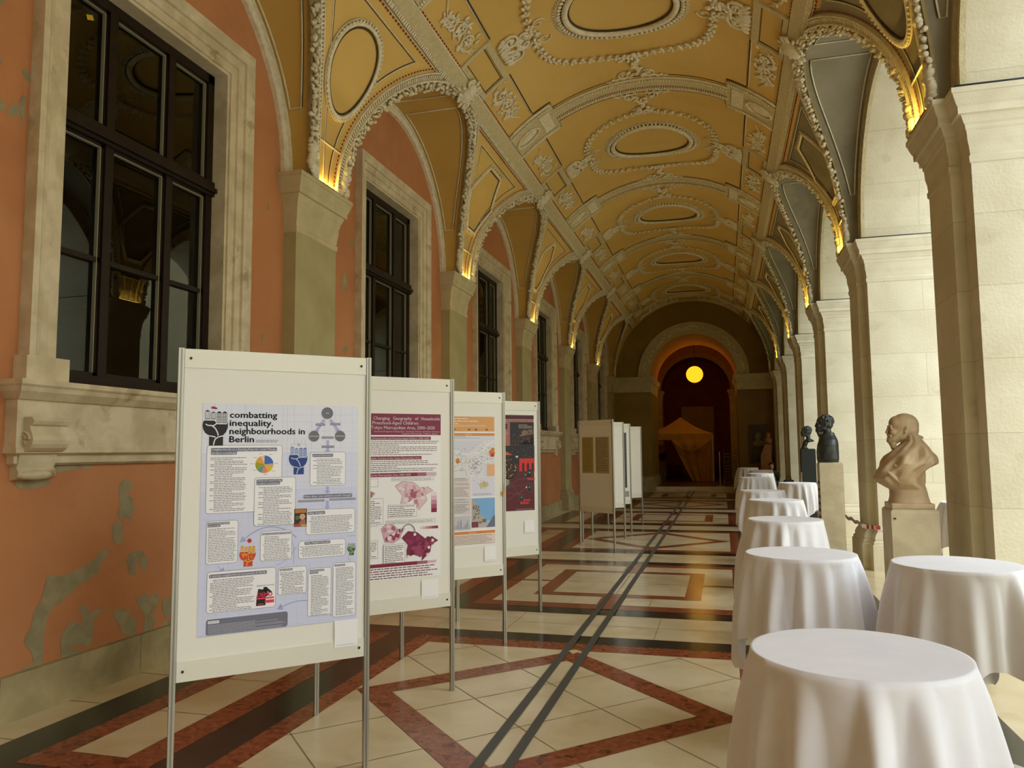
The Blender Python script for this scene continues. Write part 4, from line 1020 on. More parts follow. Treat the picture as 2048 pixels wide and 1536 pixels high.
def mapshape(pts, base, tones, k, n, rad, ln='#7a5a66'):
    p.p([(a, b) for a, b in pts], ln, k); cx = sum(a for a, b in pts)/len(pts); cz = sum(b for a, b in pts)/len(pts)
    p.p([(cx+(a-cx)*.975, cz+(b-cz)*.975) for a, b in pts], base, k+1)
    for i in range(n):
        a, b = rr.choice(pts); t = rr.uniform(0, .82)**.6*.8; x = cx+(a-cx)*t; z = cz+(b-cz)*t; r = rad*rr.uniform(.4, 1)
        p.p([(x+r*cos(q_+.3)*rr.uniform(.6, 1.2), z+r*sin(q_+.3)*rr.uniform(.6, 1.2)) for q_ in [j*PI/3 for j in range(6)]], rr.choice(tones), k+2+.02*i)
mp1 = [(.546, 1.501), (.602, 1.534), (.692, 1.525), (.753, 1.477), (.799, 1.493), (.845, 1.46), (.784, 1.43), (.799, 1.394), (.73, 1.32), (.69, 1.40), (.632, 1.373), (.588, 1.374), (.602, 1.43)]
mapshape(mp1, '#e8cdd4', ['#d8a8b6', '#c98a9e', '#f2e2e6', '#b06078', '#e2bcc6'], 2, 60, .022)
mapshape([(.25, 1.48), (.33, 1.49), (.40, 1.455), (.38, 1.43), (.30, 1.42)], '#d8a8b6', ['#b06078', '#c98a9e'], 2, 14, .02)
for k, c_ in enumerate(('#f4e8ec', '#e4c4ce', '#cc90a4', '#b05c7a', '#8a1f45')): p.rect(.83, .874, 1.452-.030*(k+1), 1.452-.030*k, c_, 3)
outl(.496, .714, 1.278, 1.367, k=7); p.lines(.505, .70, 1.358, 1.285, .0135, '#6a5a62', 10, rr); outl(.30, .459, 1.235, 1.417, k=7); p.lines(.31, .45, 1.40, 1.245, .0135, '#6a5a62', 10, rr)
outl(.478, .861, 1.233, 1.256, 'The Rapid Expansion of Private Nursery Schools', 7); outl(.30, .415, 1.225, 1.248, k=7)
mapshape([(.48, 1.237), (.533, 1.231), (.574, 1.194), (.625, 1.198), (.60, 1.16), (.589, 1.125), (.537, 1.097), (.472, 1.105), (.442, 1.202)], '#dfb4c0', ['#c98a9e', '#9c3a5a', '#f0e0e4', '#b06078'], 2, 30, .02)
big = [(.6, 1.131), (.648, 1.176), (.715, 1.166), (.792, 1.108), (.834, 1.13), (.884, 1.096), (.83, 1.067), (.822, 1.019), (.754, .958), (.761, 1.002), (.723, .995), (.693, 1.007), (.641, .99), (.637, 1.039), (.648, 1.079)]
mapshape(big, '#86204a', ['#7c1840', '#94305a', '#70123a', '#a04468'], 9, 46, .026, '#2e0c1c')
for x, z in ((.70, 1.15), (.81, 1.05), (.80, 1.0), (.65, .995), (.84, 1.1)): p.circ(x, z, .012, '#f2e4e8', 12, n=7)
p.line([(.60+.05*(1-cos(PI*k/10)), 1.17+.055*sin(PI*k/10)) for k in range(11)], .005, '#3a2a32', 12)
for k in range(6): p.rect(.74+.024*k, .764+.024*k, 1.184, 1.203, ['#f0dde2', '#e0bcc8', '#cc90a4', '#b8688a', '#9c3a5a', '#7c1840'][k], 3)
outl(.461, .625, .957, 1.09, k=12); p.lines(.47, .612, 1.078, .965, .0125, '#6a5a62', 15, rr); outl(.30, .42, 1.00, 1.125, k=12); p.lines(.31, .41, 1.11, 1.01, .0135, '#6a5a62', 15, rr)
p.rect(.066, .72, .933, .958, cr_, 1); p.rect(.72, .80, .935, .957, '#b06080', 1); p.rect(.80, .87, .937, .956, '#dcbcc8', 1)
p.lines(.09, .878, .925, .855, .0165, '#7a4a54', 2, rr, .4)
tag(hang(p, 'poster', 1), 'white poster with crimson header and maps of the Tokyo Metropolitan Area', 'poster', 'posters on the display boards')
# poster 3
p = Print(); p.rect(.062, .901, .885, 2.062, '#f8f4f2', 0); og = '#e0a05c'
p.rect(.062, .901, 1.924, 2.060, '#e2a868', 1); p.lines(.30, .63, 2.045, 2.035, .018, '#f6e2cc', 2, rr, .5); p.lines(.30, .74, 2.022, 2.012, .018, '#f6e2cc', 2, rr, .5); p.lines(.30, .54, 1.998, 1.99, .014, '#f6e2cc', 2, rr, .5); p.lines(.30, .85, 1.983, 1.967, .011, '#f2d8b8', 2, rr)
for x in (.35, .48, .63, .70, .81): p.rect(x, x+.022, 1.932, 1.950, '#8a6a3c', 2); p.rect(x+.025, x+.08, 1.938, 1.941, '#c49a60', 2)
p.rect(.062, .901, 1.884, 1.909, '#e09448', 1); p.text('ABSTRACT', .60, 1.890, .018, '#f8e8d8', 2, .07)
p.rect(.062, .901, 1.845, 1.882, '#dfe2f0', 1); p.lines(.1, .66, 1.878, 1.872, .01, '#8a8a94', 2, rr); p.lines(.1, .80, 1.866, 1.86, .01, '#9a9aa4', 2, rr)
p.rect(.062, .901, 1.515, 1.843, '#dcdeea', 1)
p.p([(.3, 1.515), (.45, 1.60), (.50, 1.75), (.62, 1.72), (.72, 1.78), (.80, 1.843), (.9, 1.843), (.9, 1.515)], '#e8e8ec', 2)
for i in range(240):
    u = rr.random(); x = .48+.42*u; z = 1.74-.5*abs(u-.1)*0+rr.gauss(-.06, .05)-(.10*u if u < .6 else -.1*(u-.6)); p.rect(x, x+rr.uniform(.004, .014), z, z+.004, rr.choice(['#8c8e94', '#a5a7ad', '#74767c', '#b8a8a0']), 3+.01*(i % 30))
for i in range(70): x = rr.gauss(.70, .03); z = rr.gauss(1.60, .035); p.rect(x, x+.008, z, z+.005, '#7c7e84', 3.5)
p.line([(.45, 1.77), (.6, 1.72), (.75, 1.73), (.82, 1.79), (.9, 1.84)], .010, '#eef0f4', 4); p.line([(.30, 1.60), (.5, 1.57), (.60, 1.58), (.62, 1.52)], .003, '#9a9ca2', 4)
p.p([(.84, 1.74), (.88, 1.78), (.9, 1.77), (.9, 1.70), (.86, 1.69)], '#d8822e', 5); p.p([(.86, 1.72), (.895, 1.73), (.89, 1.69), (.86, 1.695)], '#c03a24', 6); p.p([(.50, 1.66), (.53, 1.69), (.55, 1.65), (.52, 1.63)], '#d8822e', 5)
p.rect(.82, .90, 1.515, 1.625, '#eeb888', 5); p.rect(.79, .82, 1.515, 1.625, '#dfe0f0', 5)
p.rect(.062, .655, 1.33, 1.512, '#e8ddd8', 1); p.lines(.10, .64, 1.505, 1.34, .0115, '#77706e', 2, rr); p.rect(.662, .901, 1.335, 1.512, '#e3e3f0', 1); p.circ(.79, 1.44, .05, '#d6cf9c', 2, n=9, ry=.03); p.lines(.68, .88, 1.36, 1.345, .01, '#8a8aa0', 2, rr)
for i in range(40): p.rect(rr.uniform(.72, .86), rr.uniform(.72, .86)+.004, 0, 0, '#8a8a94', 3) if 0 else p.circ(rr.gauss(.79, .03), rr.gauss(1.44, .02), .004, '#a8a070', 3, n=5)
p.rect(.062, .655, 1.175, 1.327, '#dcd6d6', 1); p.lines(.10, .64, 1.315, 1.19, .0115, '#5c5a5e', 2, rr)
p.rect(.3, .655, 1.04, 1.168, '#ccccd6', 1)
for i in range(60): x = rr.uniform(.3, .64); p.rect(x, x+.01, 1.05, 1.07+rr.random()*.07, rr.choice(['#b0b0bc', '#c0c0c8', '#a0a0ae']), 2+.01*i)
p.rect(.662, .901, 1.055, 1.320, '#7fb4e4', 1); p.p([(.662, 1.32), (.68, 1.31), (.735, 1.24), (.75, 1.18), (.79, 1.14), (.79, 1.10), (.662, 1.07)], '#b9b2a6', 2)
for i in range(26): x = rr.uniform(.665, .735); z = rr.uniform(1.10, 1.25); p.rect(x, x+.010, z, z+.014, '#6c665e', 3)
p.rect(.662, .901, 1.055, 1.115, '#c3bcc0', 3); p.p([(.81, 1.055), (.901, 1.055), (.901, 1.16), (.88, 1.15), (.86, 1.12)], '#6a7488', 4); p.line([(.885, 1.15), (.887, 1.22)], .004, '#7c86a0', 4); p.rect(.662, .73, 1.06, 1.11, '#7c3c40', 5); p.rect(.735, .765, 1.09, 1.112, '#c05a60', 5); p.rect(.77, .81, 1.10, 1.13, '#5c7a5c', 5)
p.rect(.062, .901, 1.002, 1.027, '#e08a3c', 1); p.text('REFERENCES', .63, 1.008, .016, '#f8dcc0', 2, .08); p.rect(.062, .901, .91, .998, '#eadcd2', 1); p.lines(.10, .89, .99, .915, .0125, '#8c7a70', 2, rr)
tag(hang(p, 'poster', 2), 'white poster with orange bands, a grey city map and a street photo', 'poster', 'posters on the display boards')
# poster 4
p = Print(); p.rect(.20, .936, 1.095, 2.135, '#5c1a24', 0); p.rect(.20, .934, 2.094, 2.135, '#4c1820', 1)
p.rect(.20, .934, 2.060, 2.090, '#b98a7a', 1); p.text('VIEW OF HAMBURG\'S HARBOUR', .52, 2.066, .018, '#5c1a20', 2, .40, .0006)
p.rect(.20, .632, 1.73, 2.058, '#a86a5c', 1); p.rect(.575, .60, 1.98, 2.04, '#5a1a20', 2); p.lines(.30, .62, 1.95, 1.92, .012, '#c89888', 2, rr)
p.rect(.634, .936, 1.815, 2.051, '#23201f', 2); p.p([(.56, 1.73), (.936, 1.73), (.936, 1.90), (.86, 1.88), (.80, 1.84), (.70, 1.78)], '#2b2224', 2); p.p([(.75, 1.90), (.93, 1.93), (.93, 1.98), (.80, 1.97)], '#8a6a4e', 3); p.lines(.74, .925, 2.03, 1.995, .016, '#c4b4a8', 4, rr)
for i in range(60): p.circ(rr.uniform(.66, .93), rr.uniform(1.83, 1.98), rr.uniform(.004, .012), rr.choice(['#15181a', '#3a2c28', '#5c4438', '#7c2428']), 4+.01*i, n=6)
p.rect(.20, .94, 1.60, 1.80, '#201c1e', 3)
for i in range(130): p.circ(rr.uniform(.56, .935), rr.uniform(1.64, 1.78), rr.uniform(.003, .008), rr.choice(['#3c3438', '#4c3e40', '#2c2628', '#5c4648']), 4+.005*i, n=5)
p.p([(.50, 1.735), (.60, 1.73), (.66, 1.70), (.50, 1.70)], '#d0622c', 5); p.rect(.70, .73, 1.67, 1.69, '#e8dcd4', 5)
p.rect(.745, .940, 1.52, 1.66, '#d83028', 5)
for x in (.78, .84, .90): p.p([(x, 1.52), (x+.03, 1.52), (x+.028, 1.60), (x+.012, 1.62), (x, 1.59)], '#3a1c20', 6)
p.circ(.60, 1.545, .12, '#2c1a18', 5, n=24)
for i in range(80): a = rr.uniform(0, 6.28); r = .12*math.sqrt(rr.random()); p.circ(.60+r*cos(a), 1.545+r*sin(a), .006, rr.choice(['#d8903c', '#e8c870', '#a8402c', '#1c1412']), 6+.01*i, n=5)
p.circ(.58, 1.40, .07, '#4c3c38', 5, n=20); p.circ(.585, 1.405, .035, '#9c8c84', 6, n=14)
for a in (((.62, 1.50), (.66, 1.36), (.74, 1.27)), ((.56, 1.30), (.74, 1.27), (.84, 1.37)), ((.62, 1.36), (.84, 1.37)), ((.56, 1.20), (.70, 1.27), (.84, 1.34)), ((.62, 1.36), (.72, 1.43), (.94, 1.44))): p.line(a, .003, '#a8484c', 5)
p.circ(.832, 1.345, .009, '#ecdcd8', 7, n=10)
for x0, x1, z0, z1 in ((.848, .892, 1.30, 1.378), (.80, .846, 1.45, 1.49), (.845, .90, 1.455, 1.54), (.745, .79, 1.20, 1.262)): p.rect(x0-.003, x1+.003, z0-.003, z1+.003, '#8c7470', 6); p.rect(x0, x1, z0, z1, '#1c1618', 7); p.circ((x0+x1)/2, (z0+z1)/2+.008, (x1-x0)*.22, '#9c8c88', 8, n=10)
for x0, x1, z0, z1 in ((.845, .94, 1.425, 1.445), (.75, .80, 1.165, 1.19), (.79, .88, 1.195, 1.215), (.80, .86, 1.165, 1.185)): p.rect(x0, x1, z0, z1, '#c83830', 7)
p.lines(.70, .92, 1.115, 1.10, .010, '#b88c8c', 5, rr)
tag(hang(p, 'poster', 3), 'dark red poster with photo collage and a network diagram', 'poster', 'posters on the display boards')
# white slips below the posters
SL = [(0, .814, .944, .678, .824), (1, .752, .886, .684, .823), (2, .787, .908, .750, .884), (3, .800, .925, .850, .985)]
NMS = ['blue and white', 'crimson and white', 'orange and white', 'dark red']
for (k, x0, x1, z0, z1), nm in zip(SL, NMS):
    p = Print(); p.rect(x0, x1, z0, z1, '#fbfbfb', 0); p.lines(x0+.012, x1-.012, z0+.013, z0+.008, .006, '#a8a8ac', 1, rr)
    tag(hang(p, 'paper_slip', k, -.0155), 'small white paper slip below the %s poster' % nm, 'paper slip', 'paper slips on the display boards')
b = MB(); b.box(-.012, .012, -.004, 0, -.02, .02, flat('#d8a030')); b.tube([(0, -.002, .02), (-.004, -.002, .05), (0, -.002, .08)], .002, flat('#d8a030'))
t_ = b.build('tag'); t_.location = (-2.684+.711*.985+.02, 6.193+.705*.985-.02, 1.36); t_.rotation_euler = (0, 0, BOARD_DIR); tag(t_, 'small yellow tag hanging from the right post of the third display board', 'tag')
# printed sheets on the far boards
for x0, x1, cbg, nm in ((.10, .44, '#b3a055', 'yellow'), (.50, .90, '#b4a27c', 'pale')):
    p = Print(); p.rect(x0, x1, 1.32, 1.98, cbg, 0); p.lines(x0+.02, x1-.03, 1.95, 1.35, .032, '#6e6240', 1, rr, .35)
    o = p.build('printed_sheet'); o.location = (-2.60+.58*-.0095, 14.25-.81*.0095, 0); o.rotation_euler = (0, 0, -.62); o.scale = (.86, 1, 1)
    tag(o, '%s printed sheet on the shaded display board in the middle distance' % nm, 'printed sheet')
p = Print(); p.rect(.36, .905, .95, 2.10, '#3e4446', 0)
for k in range(14): p.rect(.40, .885, 1.0+.075*k, 1.03+.075*k, '#4c5458', 1)
tag(hang(p, 'poster', 5), 'narrow dark grey poster on a far display board', 'poster')
p = Print(); p.rect(.82, .95, .76, .88, '#9a9a92', 0); tag(hang(p, 'card', 5), 'grey card below the narrow dark poster on a far board', 'card')

# ------------------------------------------------------------------ bar tables with draped cloths
TR_ = .325
def make_table():
    root = empty('bar_table'); b = MB(); b.lathe([(0, 1.07), (TR_, 1.07), (TR_, 1.092), (0, 1.092)], (0, 0, 0), flat('#c8c6c0'), 40, False); b.build('tabletop', root)
    b = MB(); b.lathe([(.03, .04), (.03, 1.07)], (0, 0, 0), M['alu'], 16); b.build('column', root)
    for k in range(4):
        b = MB(); a = PI/4+k*PI/2; u = Vector((cos(a), sin(a), 0)); v = Vector((-sin(a), cos(a), 0))
        b.loft([[tuple(u*.02+v*.03*i+Vector((0, 0, z))) for i, z in ((-1, .03), (1, .03), (1, .09), (-1, .09))], [tuple(u*.40+v*.02*i+Vector((0, 0, z))) for i, z in ((-1, .0), (1, .0), (1, .03), (-1, .03))]], flat('#b9b9b6', .4)); 
        b.box(u.x*.40-.022, u.x*.40+.022, u.y*.40-.022, u.y*.40+.022, 0, .045, flat('#cfcfcc', .4)); b.build('foot', root)
    return root
def make_cloth(seed, rot, half=.84):
    rr = random.Random(seed); b = MB(); n = 240; mrow = 26; R = TR_+.004; H = 1.096
    ph = [rr.uniform(0, 6.28) for _ in range(6)]; fr_ = [rr.choice([5, 6, 7]), rr.choice([9, 10, 11]), rr.choice([13, 14, 15]), rr.choice([17, 19]), 3]
    rings = []
    for r in (.04, .12, .20, .27, .32): rings.append([(r*cos(2*PI*j/n), r*sin(2*PI*j/n), H) for j in range(n)])
    for i in range(mrow+1):
        t = i/mrow; ring = []
        for j in range(n):
            a = 2*PI*j/n; al = a-rot; c_ = max(abs(cos(al)), abs(sin(al)))
            L = min(half/c_, half*1.36)-R
            corner = ((1/c_)-1)/.414
            s = t*L
            f = .42*sin(fr_[0]*a+ph[1])+.62*sin(fr_[1]*a+ph[2]+.8*sin(a*2+ph[4]))+.55*sin(fr_[2]*a+ph[3])+.45*sin(fr_[3]*a+ph[0]+.7*sin(3*a))
            f = f*.9+.35*(abs(sin(.5*fr_[1]*a+ph[3]))**.5-.6)
            amp = .034*min(1, (s/.40))**.75
            flare = (.075+.02*sin(a+ph[5]))*(1-math.exp(-s/.35))+.03*corner*max(0, s-.15)
            rad = R+flare+amp*f*(1+.7*corner)
            edge = min(1, s/.02); z = H-.004*(1-math.cos(edge*PI/2))-max(0, s-.004)*(.965-.05*corner*corner)
            if s < .02: rad = R+.006*sin(edge*PI/2)+(flare+amp*f)*edge
            rad = max(rad, R+.006*min(1, s/.01))
            ring.append((rad*cos(a), rad*sin(a), max(z, .012+.004*sin(9*a))))
        rings.append(ring)
    b.loft(rings, M['cloth'], True, False, True)
    b.add(rings[0], [tuple(range(n))[::-1]], M['cloth'], True)
    # pressed crease across the top
    o = b.build('tablecloth')
    return o
tb0 = make_table(); C1 = [make_cloth(3, .35), make_cloth(8, .9), make_cloth(21, .1)]
TT = [(.395, 2.73, 0, 'nearest'), (.445, 5.17, 1, 'second'), (.532, 7.60, 2, 'third'), (.625, 10.40, 0, 'fourth'), (.567, 12.68, 1, 'fifth'), (.69, 18.4, 2, 'sixth'), (.91, 21.2, 0, 'seventh'), (1.08, 24.4, 1, 'eighth'), (.79, 27.3, 2, 'ninth and farthest')]
rots = [.30, 1.25, .5, .2, .8, .4, 1.0, .1, .6]
i0 = 0
used = [False]*3
def put(x, y_, k, rz, lt, lc):
    global i0
    q = tb0 if i0 == 0 else copy_tree(tb0); i0 += 1; q.location = (x, y_, 0); q.rotation_euler = (0, 0, rz*.7+.2); tag(q, lt, 'table', 'standing bar tables')
    c = C1[k] if not used[k] else place(C1[k]); used[k] = True; c.location = (x, y_, 0); c.rotation_euler = (0, 0, rz); tag(c, lc, 'tablecloth', 'white tablecloths')
for (x, y_, k, nm), rz in zip(TT, rots): put(x, y_, k, rz, 'round standing table under the %s cloth of the left row' % nm, 'white floor-length cloth on the %s table of the left row' % nm)
put(1.24, 4.88, 1, 2.45, 'round standing table at the right edge, before the marble bust', 'white cloth on the table at the right edge, before the marble bust')
put(1.33, 15.5, 2, .9, 'round standing table left of the bronze bust pedestal', 'white cloth on the table left of the bronze bust pedestal')
put(2.80, 10.2, 0, 1.9, 'round standing table glimpsed between the marble bust and nearest pillar', 'white cloth glimpsed between the marble bust and the nearest pillar')

# ------------------------------------------------------------------ busts and pedestals
def sculpt(name, blobs, mat, parent, voxel=.008, smooth=5, extra=None):
    b = MB()
    for c, r, *q in blobs:
        rot = None
        if q: rot = Matrix.Rotation(q[0], 3, 'Y') if not isinstance(q[0], tuple) else (Matrix.Rotation(q[0][2], 3, 'Z') @ Matrix.Rotation(q[0][1], 3, 'Y') @ Matrix.Rotation(q[0][0], 3, 'X'))
        b.ell(c, r, mat, rot, 20, 14)
    if extra: extra(b)
    o = b.build(name, parent)
    r = o.modifiers.new('skin', 'REMESH'); r.mode = 'VOXEL'; r.voxel_size = voxel; r.use_smooth_shade = True
    s = o.modifiers.new('soft', 'SMOOTH'); s.iterations = smooth+1; s.factor = .5
    return o
def head_blobs(cx, cz, k, beard=1.0, hair=0.0):
    # head facing -x; k=1 is a 25 cm head; origin at ear height
    B = []
    def a(x, y_, z, rx, ry, rz, rot=0): B.append(((cx+x*k, y_*k, cz+z*k), (rx*k, ry*k, rz*k), rot))
    a(.010, 0, .035, .100, .078, .092); a(.045, 0, .0, .062, .068, .065); a(-.045, 0, .050, .056, .062, .058)
    a(-.050, 0, -.020, .050, .056, .080); a(-.062, 0, -.072, .038, .038, .034); a(-.02, 0, -.04, .06, .058, .05)
    for s in (-1, 1):
        a(-.096, s*.026, .028, .013, .026, .009); a(-.080, s*.040, -.018, .022, .020, .020); a(-.090, s*.030, .010, .010, .014, .008)
        a(.004, s*.074, -.002, .016, .010, .030, .2); a(.008, s*.078, .012, .012, .012, .017); a(.0, s*.074, -.026, .009, .008, .011)
    a(-.108, 0, .006, .011, .010, .026, .42); a(-.116, 0, -.016, .013, .014, .012); a(-.102, 0, -.046, .013, .022, .007); a(-.100, 0, -.058, .012, .018, .007)
    rn = random.Random(3)
    if beard:
        for i in range(16):
            t = i/15; a(-.090+.014*t+rn.uniform(-.008, .008), rn.uniform(-.022, .022), -.066-.072*beard*t, .026-.006*t, .024-.008*t, .024)
        for s in (-1, 1):
            for i in range(8): a(-.078+.010*i, s*(.036+.0035*i), -.068+.010*i, .018, .012, .020)
            a(-.108, s*.016, -.036, .010, .020, .008, .3); a(-.100, s*.034, -.044, .010, .012, .010)
    if hair:
        for i in range(60):
            u = rn.uniform(-.15*PI, 1.0*PI); v = rn.uniform(-1, 1); x = .014-.095*cos(u+.35)*math.sqrt(1-v*v*.6) if 0 else .0
            th = rn.uniform(-.35, 1.0)*PI*.62; y_ = v*.078; q_ = math.sqrt(max(0, 1-v*v))
            a(.014+.098*sin(th)*q_, y_, .040+.092*cos(th)*q_, .018, .016, .014)
    a(.028, 0, -.085, .052, .050, .08, -.2)
    return B
def pedestal(name, x0, x1, y0, y1, z, mat, cap=0.0):
    b = MB(); bv = .012
    def ring(o, zz): return [(x0-o, y0-o, zz), (x1+o, y0-o, zz), (x1+o, y1+o, zz), (x0-o, y1+o, zz)]
    b.loft([ring(.03, 0), ring(.03, .10), ring(0, .12), ring(0, z-.03), ring(-.004, z-.012), ring(-.02, z)], mat)
    return b.build(name)
# marble bust, nearest
pedo = pedestal('pedestal', 1.415, 1.80, 7.50, 7.92, 1.20, M['pedm']); tag(pedo, 'cream stone pedestal under the pale marble bust', 'pedestal', 'pedestals of the busts')
b = MB(); b.box(1.435, 1.452, 7.488, 7.50, 1.115, 1.128, M['screw']); b.build('screw', pedo)
bu = empty('bust', (1.60, 7.71, 1.20))
def rings_body(bx, rows, mat, fold=.0, seed=1):
    rn = random.Random(seed); f1, f2, f3 = rn.uniform(0, 6), rn.uniform(0, 6), rn.uniform(0, 6); out = []
    for z, xl, xr, hy, fd in rows:
        c = (xl+xr)/2; hx = (xr-xl)/2; ring = []
        for j in range(64):
            a = 2*PI*j/64; m_ = 1+fold*fd*(sin(7*a+f1+z*16)+.7*sin(11*a+f2-z*22)+.5*sin(4*a+f3+z*30))
            sx, sy = cos(a), sin(a); e = .78; sx = math.copysign(abs(sx)**e, sx); sy = math.copysign(abs(sy)**e, sy)
            ring.append((c+hx*sx*m_, hy*sy*m_, z))
        out.append(ring)
    bx.loft(out, mat)
def interp(rows, n_):
    out = []
    for i in range(len(rows)-1):
        for k in range(n_): t = k/n_; t = t*t*(3-2*t); out.append(tuple(p*(1-t)+q*t for p, q in zip(rows[i], rows[i+1])))
    return out+[rows[-1]]
def rb(bx):
    bx.loft([[(-.168, -.16, 0), (.182, -.16, 0), (.182, .16, 0), (-.168, .16, 0)], [(-.168, -.16, .05), (.182, -.16, .05), (.182, .16, .05), (-.168, .16, .05)]], M['bustm'])
    rings_body(bx, interp([(.045, -.165, .178, .15, 0), (.10, -.15, .165, .13, 0), (.17, -.15, .15, .13, .2), (.215, -.22, .13, .17, 1), (.267, -.262, .125, .20, 1), (.335, -.238, .15, .22, 1), (.40, -.20, .238, .24, 1), (.47, -.158, .226, .235, 1), (.54, -.085, .186, .19, 1), (.60, -.01, .14, .13, .8), (.655, .0, .105, .10, .5)], 4), M['bustm'], .06, 4)
folds = []
for e in (-1, 1):
    for k in range(5): folds.append(((.10-.06*k, e*(.12+.018*k), .52-.06*k), (.085, .016, .018), (0, .75, e*-.35)))
folds += [((.10, 0, .645), (.055, .085, .018), .3), ((.06, .0, .60), (.09, .12, .02), .35), ((-.20, 0, .24), (.05, .10, .02), .5)]
sculpt('figure', folds+head_blobs(-.008, .705, 1.20, .9), M['bustm'], bu, .0045, 3, rb)
tag(bu, 'pale tan marble bust of a bearded bald man in draped robe', 'bust')
# bronze bust
pb = pedestal('pedestal', 1.345, 1.665, 12.02, 12.36, 1.535, M['pedm']); tag(pb, 'cream stone pedestal under the dark bronze bust', 'pedestal', 'pedestals of the busts')
b = MB()
for k in range(6): b.box(1.341, 1.346, 12.06, 12.30, 1.22-.10*k, 1.26-.10*k, M['screw'])
b.build('inscription', pb)
b2 = empty('bust', (1.50, 12.19, 1.535))
def bb2(bx): rings_body(bx, interp([(0, -.155, .128, .15, 0), (.05, -.165, .135, .19, 0), (.16, -.165, .135, .21, .3), (.26, -.15, .132, .21, .4), (.33, -.125, .125, .18, .3), (.39, -.10, .10, .11, .2), (.44, -.06, .08, .08, 0)], 4), M['bronze'], .02, 2)
sculpt('figure', head_blobs(-.040, .553, 1.10, 1.0, 1), M['bronze'], b2, .0055, 3, bb2); tag(b2, 'dark bronze bust of a bearded man on a cream pedestal', 'bust')
# third bust
pb3 = pedestal('pedestal', 1.56, 1.84, 17.0, 17.3, 1.73, M['pedd']); tag(pb3, 'black pedestal under the small dark bust', 'pedestal', 'pedestals of the busts')
b3 = empty('bust', (1.70, 17.15, 1.73)); body = [((-.06, 0, .05), (.05, .06, .06)), ((-.04, 0, .11), (.05, .08, .06), .3), ((.02, 0, .17), (.07, .12, .04), .1), ((.085, 0, .175), (.055, .10, .025), .5), ((-.06, 0, .01), (.08, .08, .02))]
sculpt('figure', body+head_blobs(-.01, .345, .95, .25, .7), M['bronze'], b3, .009, 3); tag(b3, 'small dark bust with cut-off shoulders on a black pedestal', 'bust')
b = MB(); b.tube([(1.48, 16.93, .02), (1.545, 16.955, 1.25)], .012, flat('#8c6a4c')); tag(b.build('wooden_stick'), 'thin wooden stick leaning on the black pedestal', 'stick')
# reddish monument by the last pillar
mo = MB(); rm = stone('reddish_monument_stone', '#8a5c40', '#9a6a4c', 5, .5, .2, 40)
mo.loft([[(1.40, 31.8, 0), (1.84, 31.8, 0), (1.84, 32.3, 0), (1.40, 32.3, 0)], [(1.42, 31.82, 1.45), (1.82, 31.82, 1.45), (1.82, 32.28, 1.45), (1.42, 32.28, 1.45)], [(1.58, 31.9, 1.9), (1.86, 31.9, 1.9), (1.86, 32.2, 1.9), (1.58, 32.2, 1.9)]], rm)
for c, r in (((1.72, 32.05, 2.02), (.17, .14, .16)), ((1.72, 32.05, 2.25), (.10, .10, .13))): mo.ell(c, r, rm, None, 16, 12)
tag(mo.build('monument'), 'reddish stone monument by the end wall, behind the seated person', 'monument')
# red and white barrier tape round the second pillar base
tp = MB(); ra, wa = flat('#a8202c', .5), flat('#e4ddd4', .5)
yc = YP[4]; path = [(3.4, yc-.72, .60), (WR-.06, yc-.72, .60), (WR-.14, yc-.46, .61), (WR-.20, yc-.40, .62), (WR-.20, yc+.40, .62), (1.90, yc+1.6, .62), (1.86, yc+4.3, .64)]
seg = []
for i in range(len(path)-1):
    a, c = Vector(path[i]), Vector(path[i+1]); L = (c-a).length; k = max(1, int(L/.055))
    for j in range(k): seg.append((a.lerp(c, j/k), a.lerp(c, (j+1)/k)))
for j, (a, c) in enumerate(seg):
    o_ = Vector((0, 0, .028)); d = Vector((0, 0, .012*sin(j*.6))); e = Vector((0, 0, .012*sin((j+1)*.6)))
    tp.quad(a+d-o_, c+e-o_, c+e+o_, a+d+o_, ra if j % 2 else wa)
o = tp.build('barrier_tape'); md = o.modifiers.new('t', 'SOLIDIFY'); md.thickness = .003
tag(o, 'red and white barrier tape tied round the second pillar base', 'tape')

# ------------------------------------------------------------------ seated person at the far tables
pe = empty('person', (1.50, 26.5, 0)); dkc = flat('#1a1a20', .8); skn = flat('#a87858', .6)
B = [((0, 0, .55), (.17, .13, .13)), ((.03, 0, .72), (.15, .12, .16)), ((.02, 0, .90), (.18, .13, .14)), ((0, 0, 1.00), (.10, .08, .08))]
for s in (-1, 1):
    B += [((s*.09, -.20, .52), (.075, .22, .075)), ((s*.09, -.40, .36), (.055, .06, .18)), ((s*.09, -.42, .14), (.045, .05, .14)), ((s*.09, -.47, .05), (.04, .10, .04))]
    B += [((s*.19, -.02, .88), (.05, .06, .12)), ((s*.20, -.08, .76), (.042, .07, .09)), ((s*.15, -.20, .68), (.036, .11, .036))]
sculpt('body', B, dkc, pe, .016, 3)
hb = [((0, 0, 1.17), (.072, .088, .105)), ((0, -.04, 1.11), (.05, .05, .06)), ((0, -.09, 1.155), (.012, .016, .022)), ((0, 0, 1.06), (.05, .05, .07))]
for s in (-1, 1): hb += [((s*.074, .01, 1.16), (.01, .018, .028)), ((s*.03, -.078, 1.18), (.012, .01, .008))]
for s in (-1, 1):
    hb += [((s*.11, -.31, .665), (.030, .045, .016))]
sculpt('head', hb[:-2], skn, pe, .008, 2)
hn = MB()
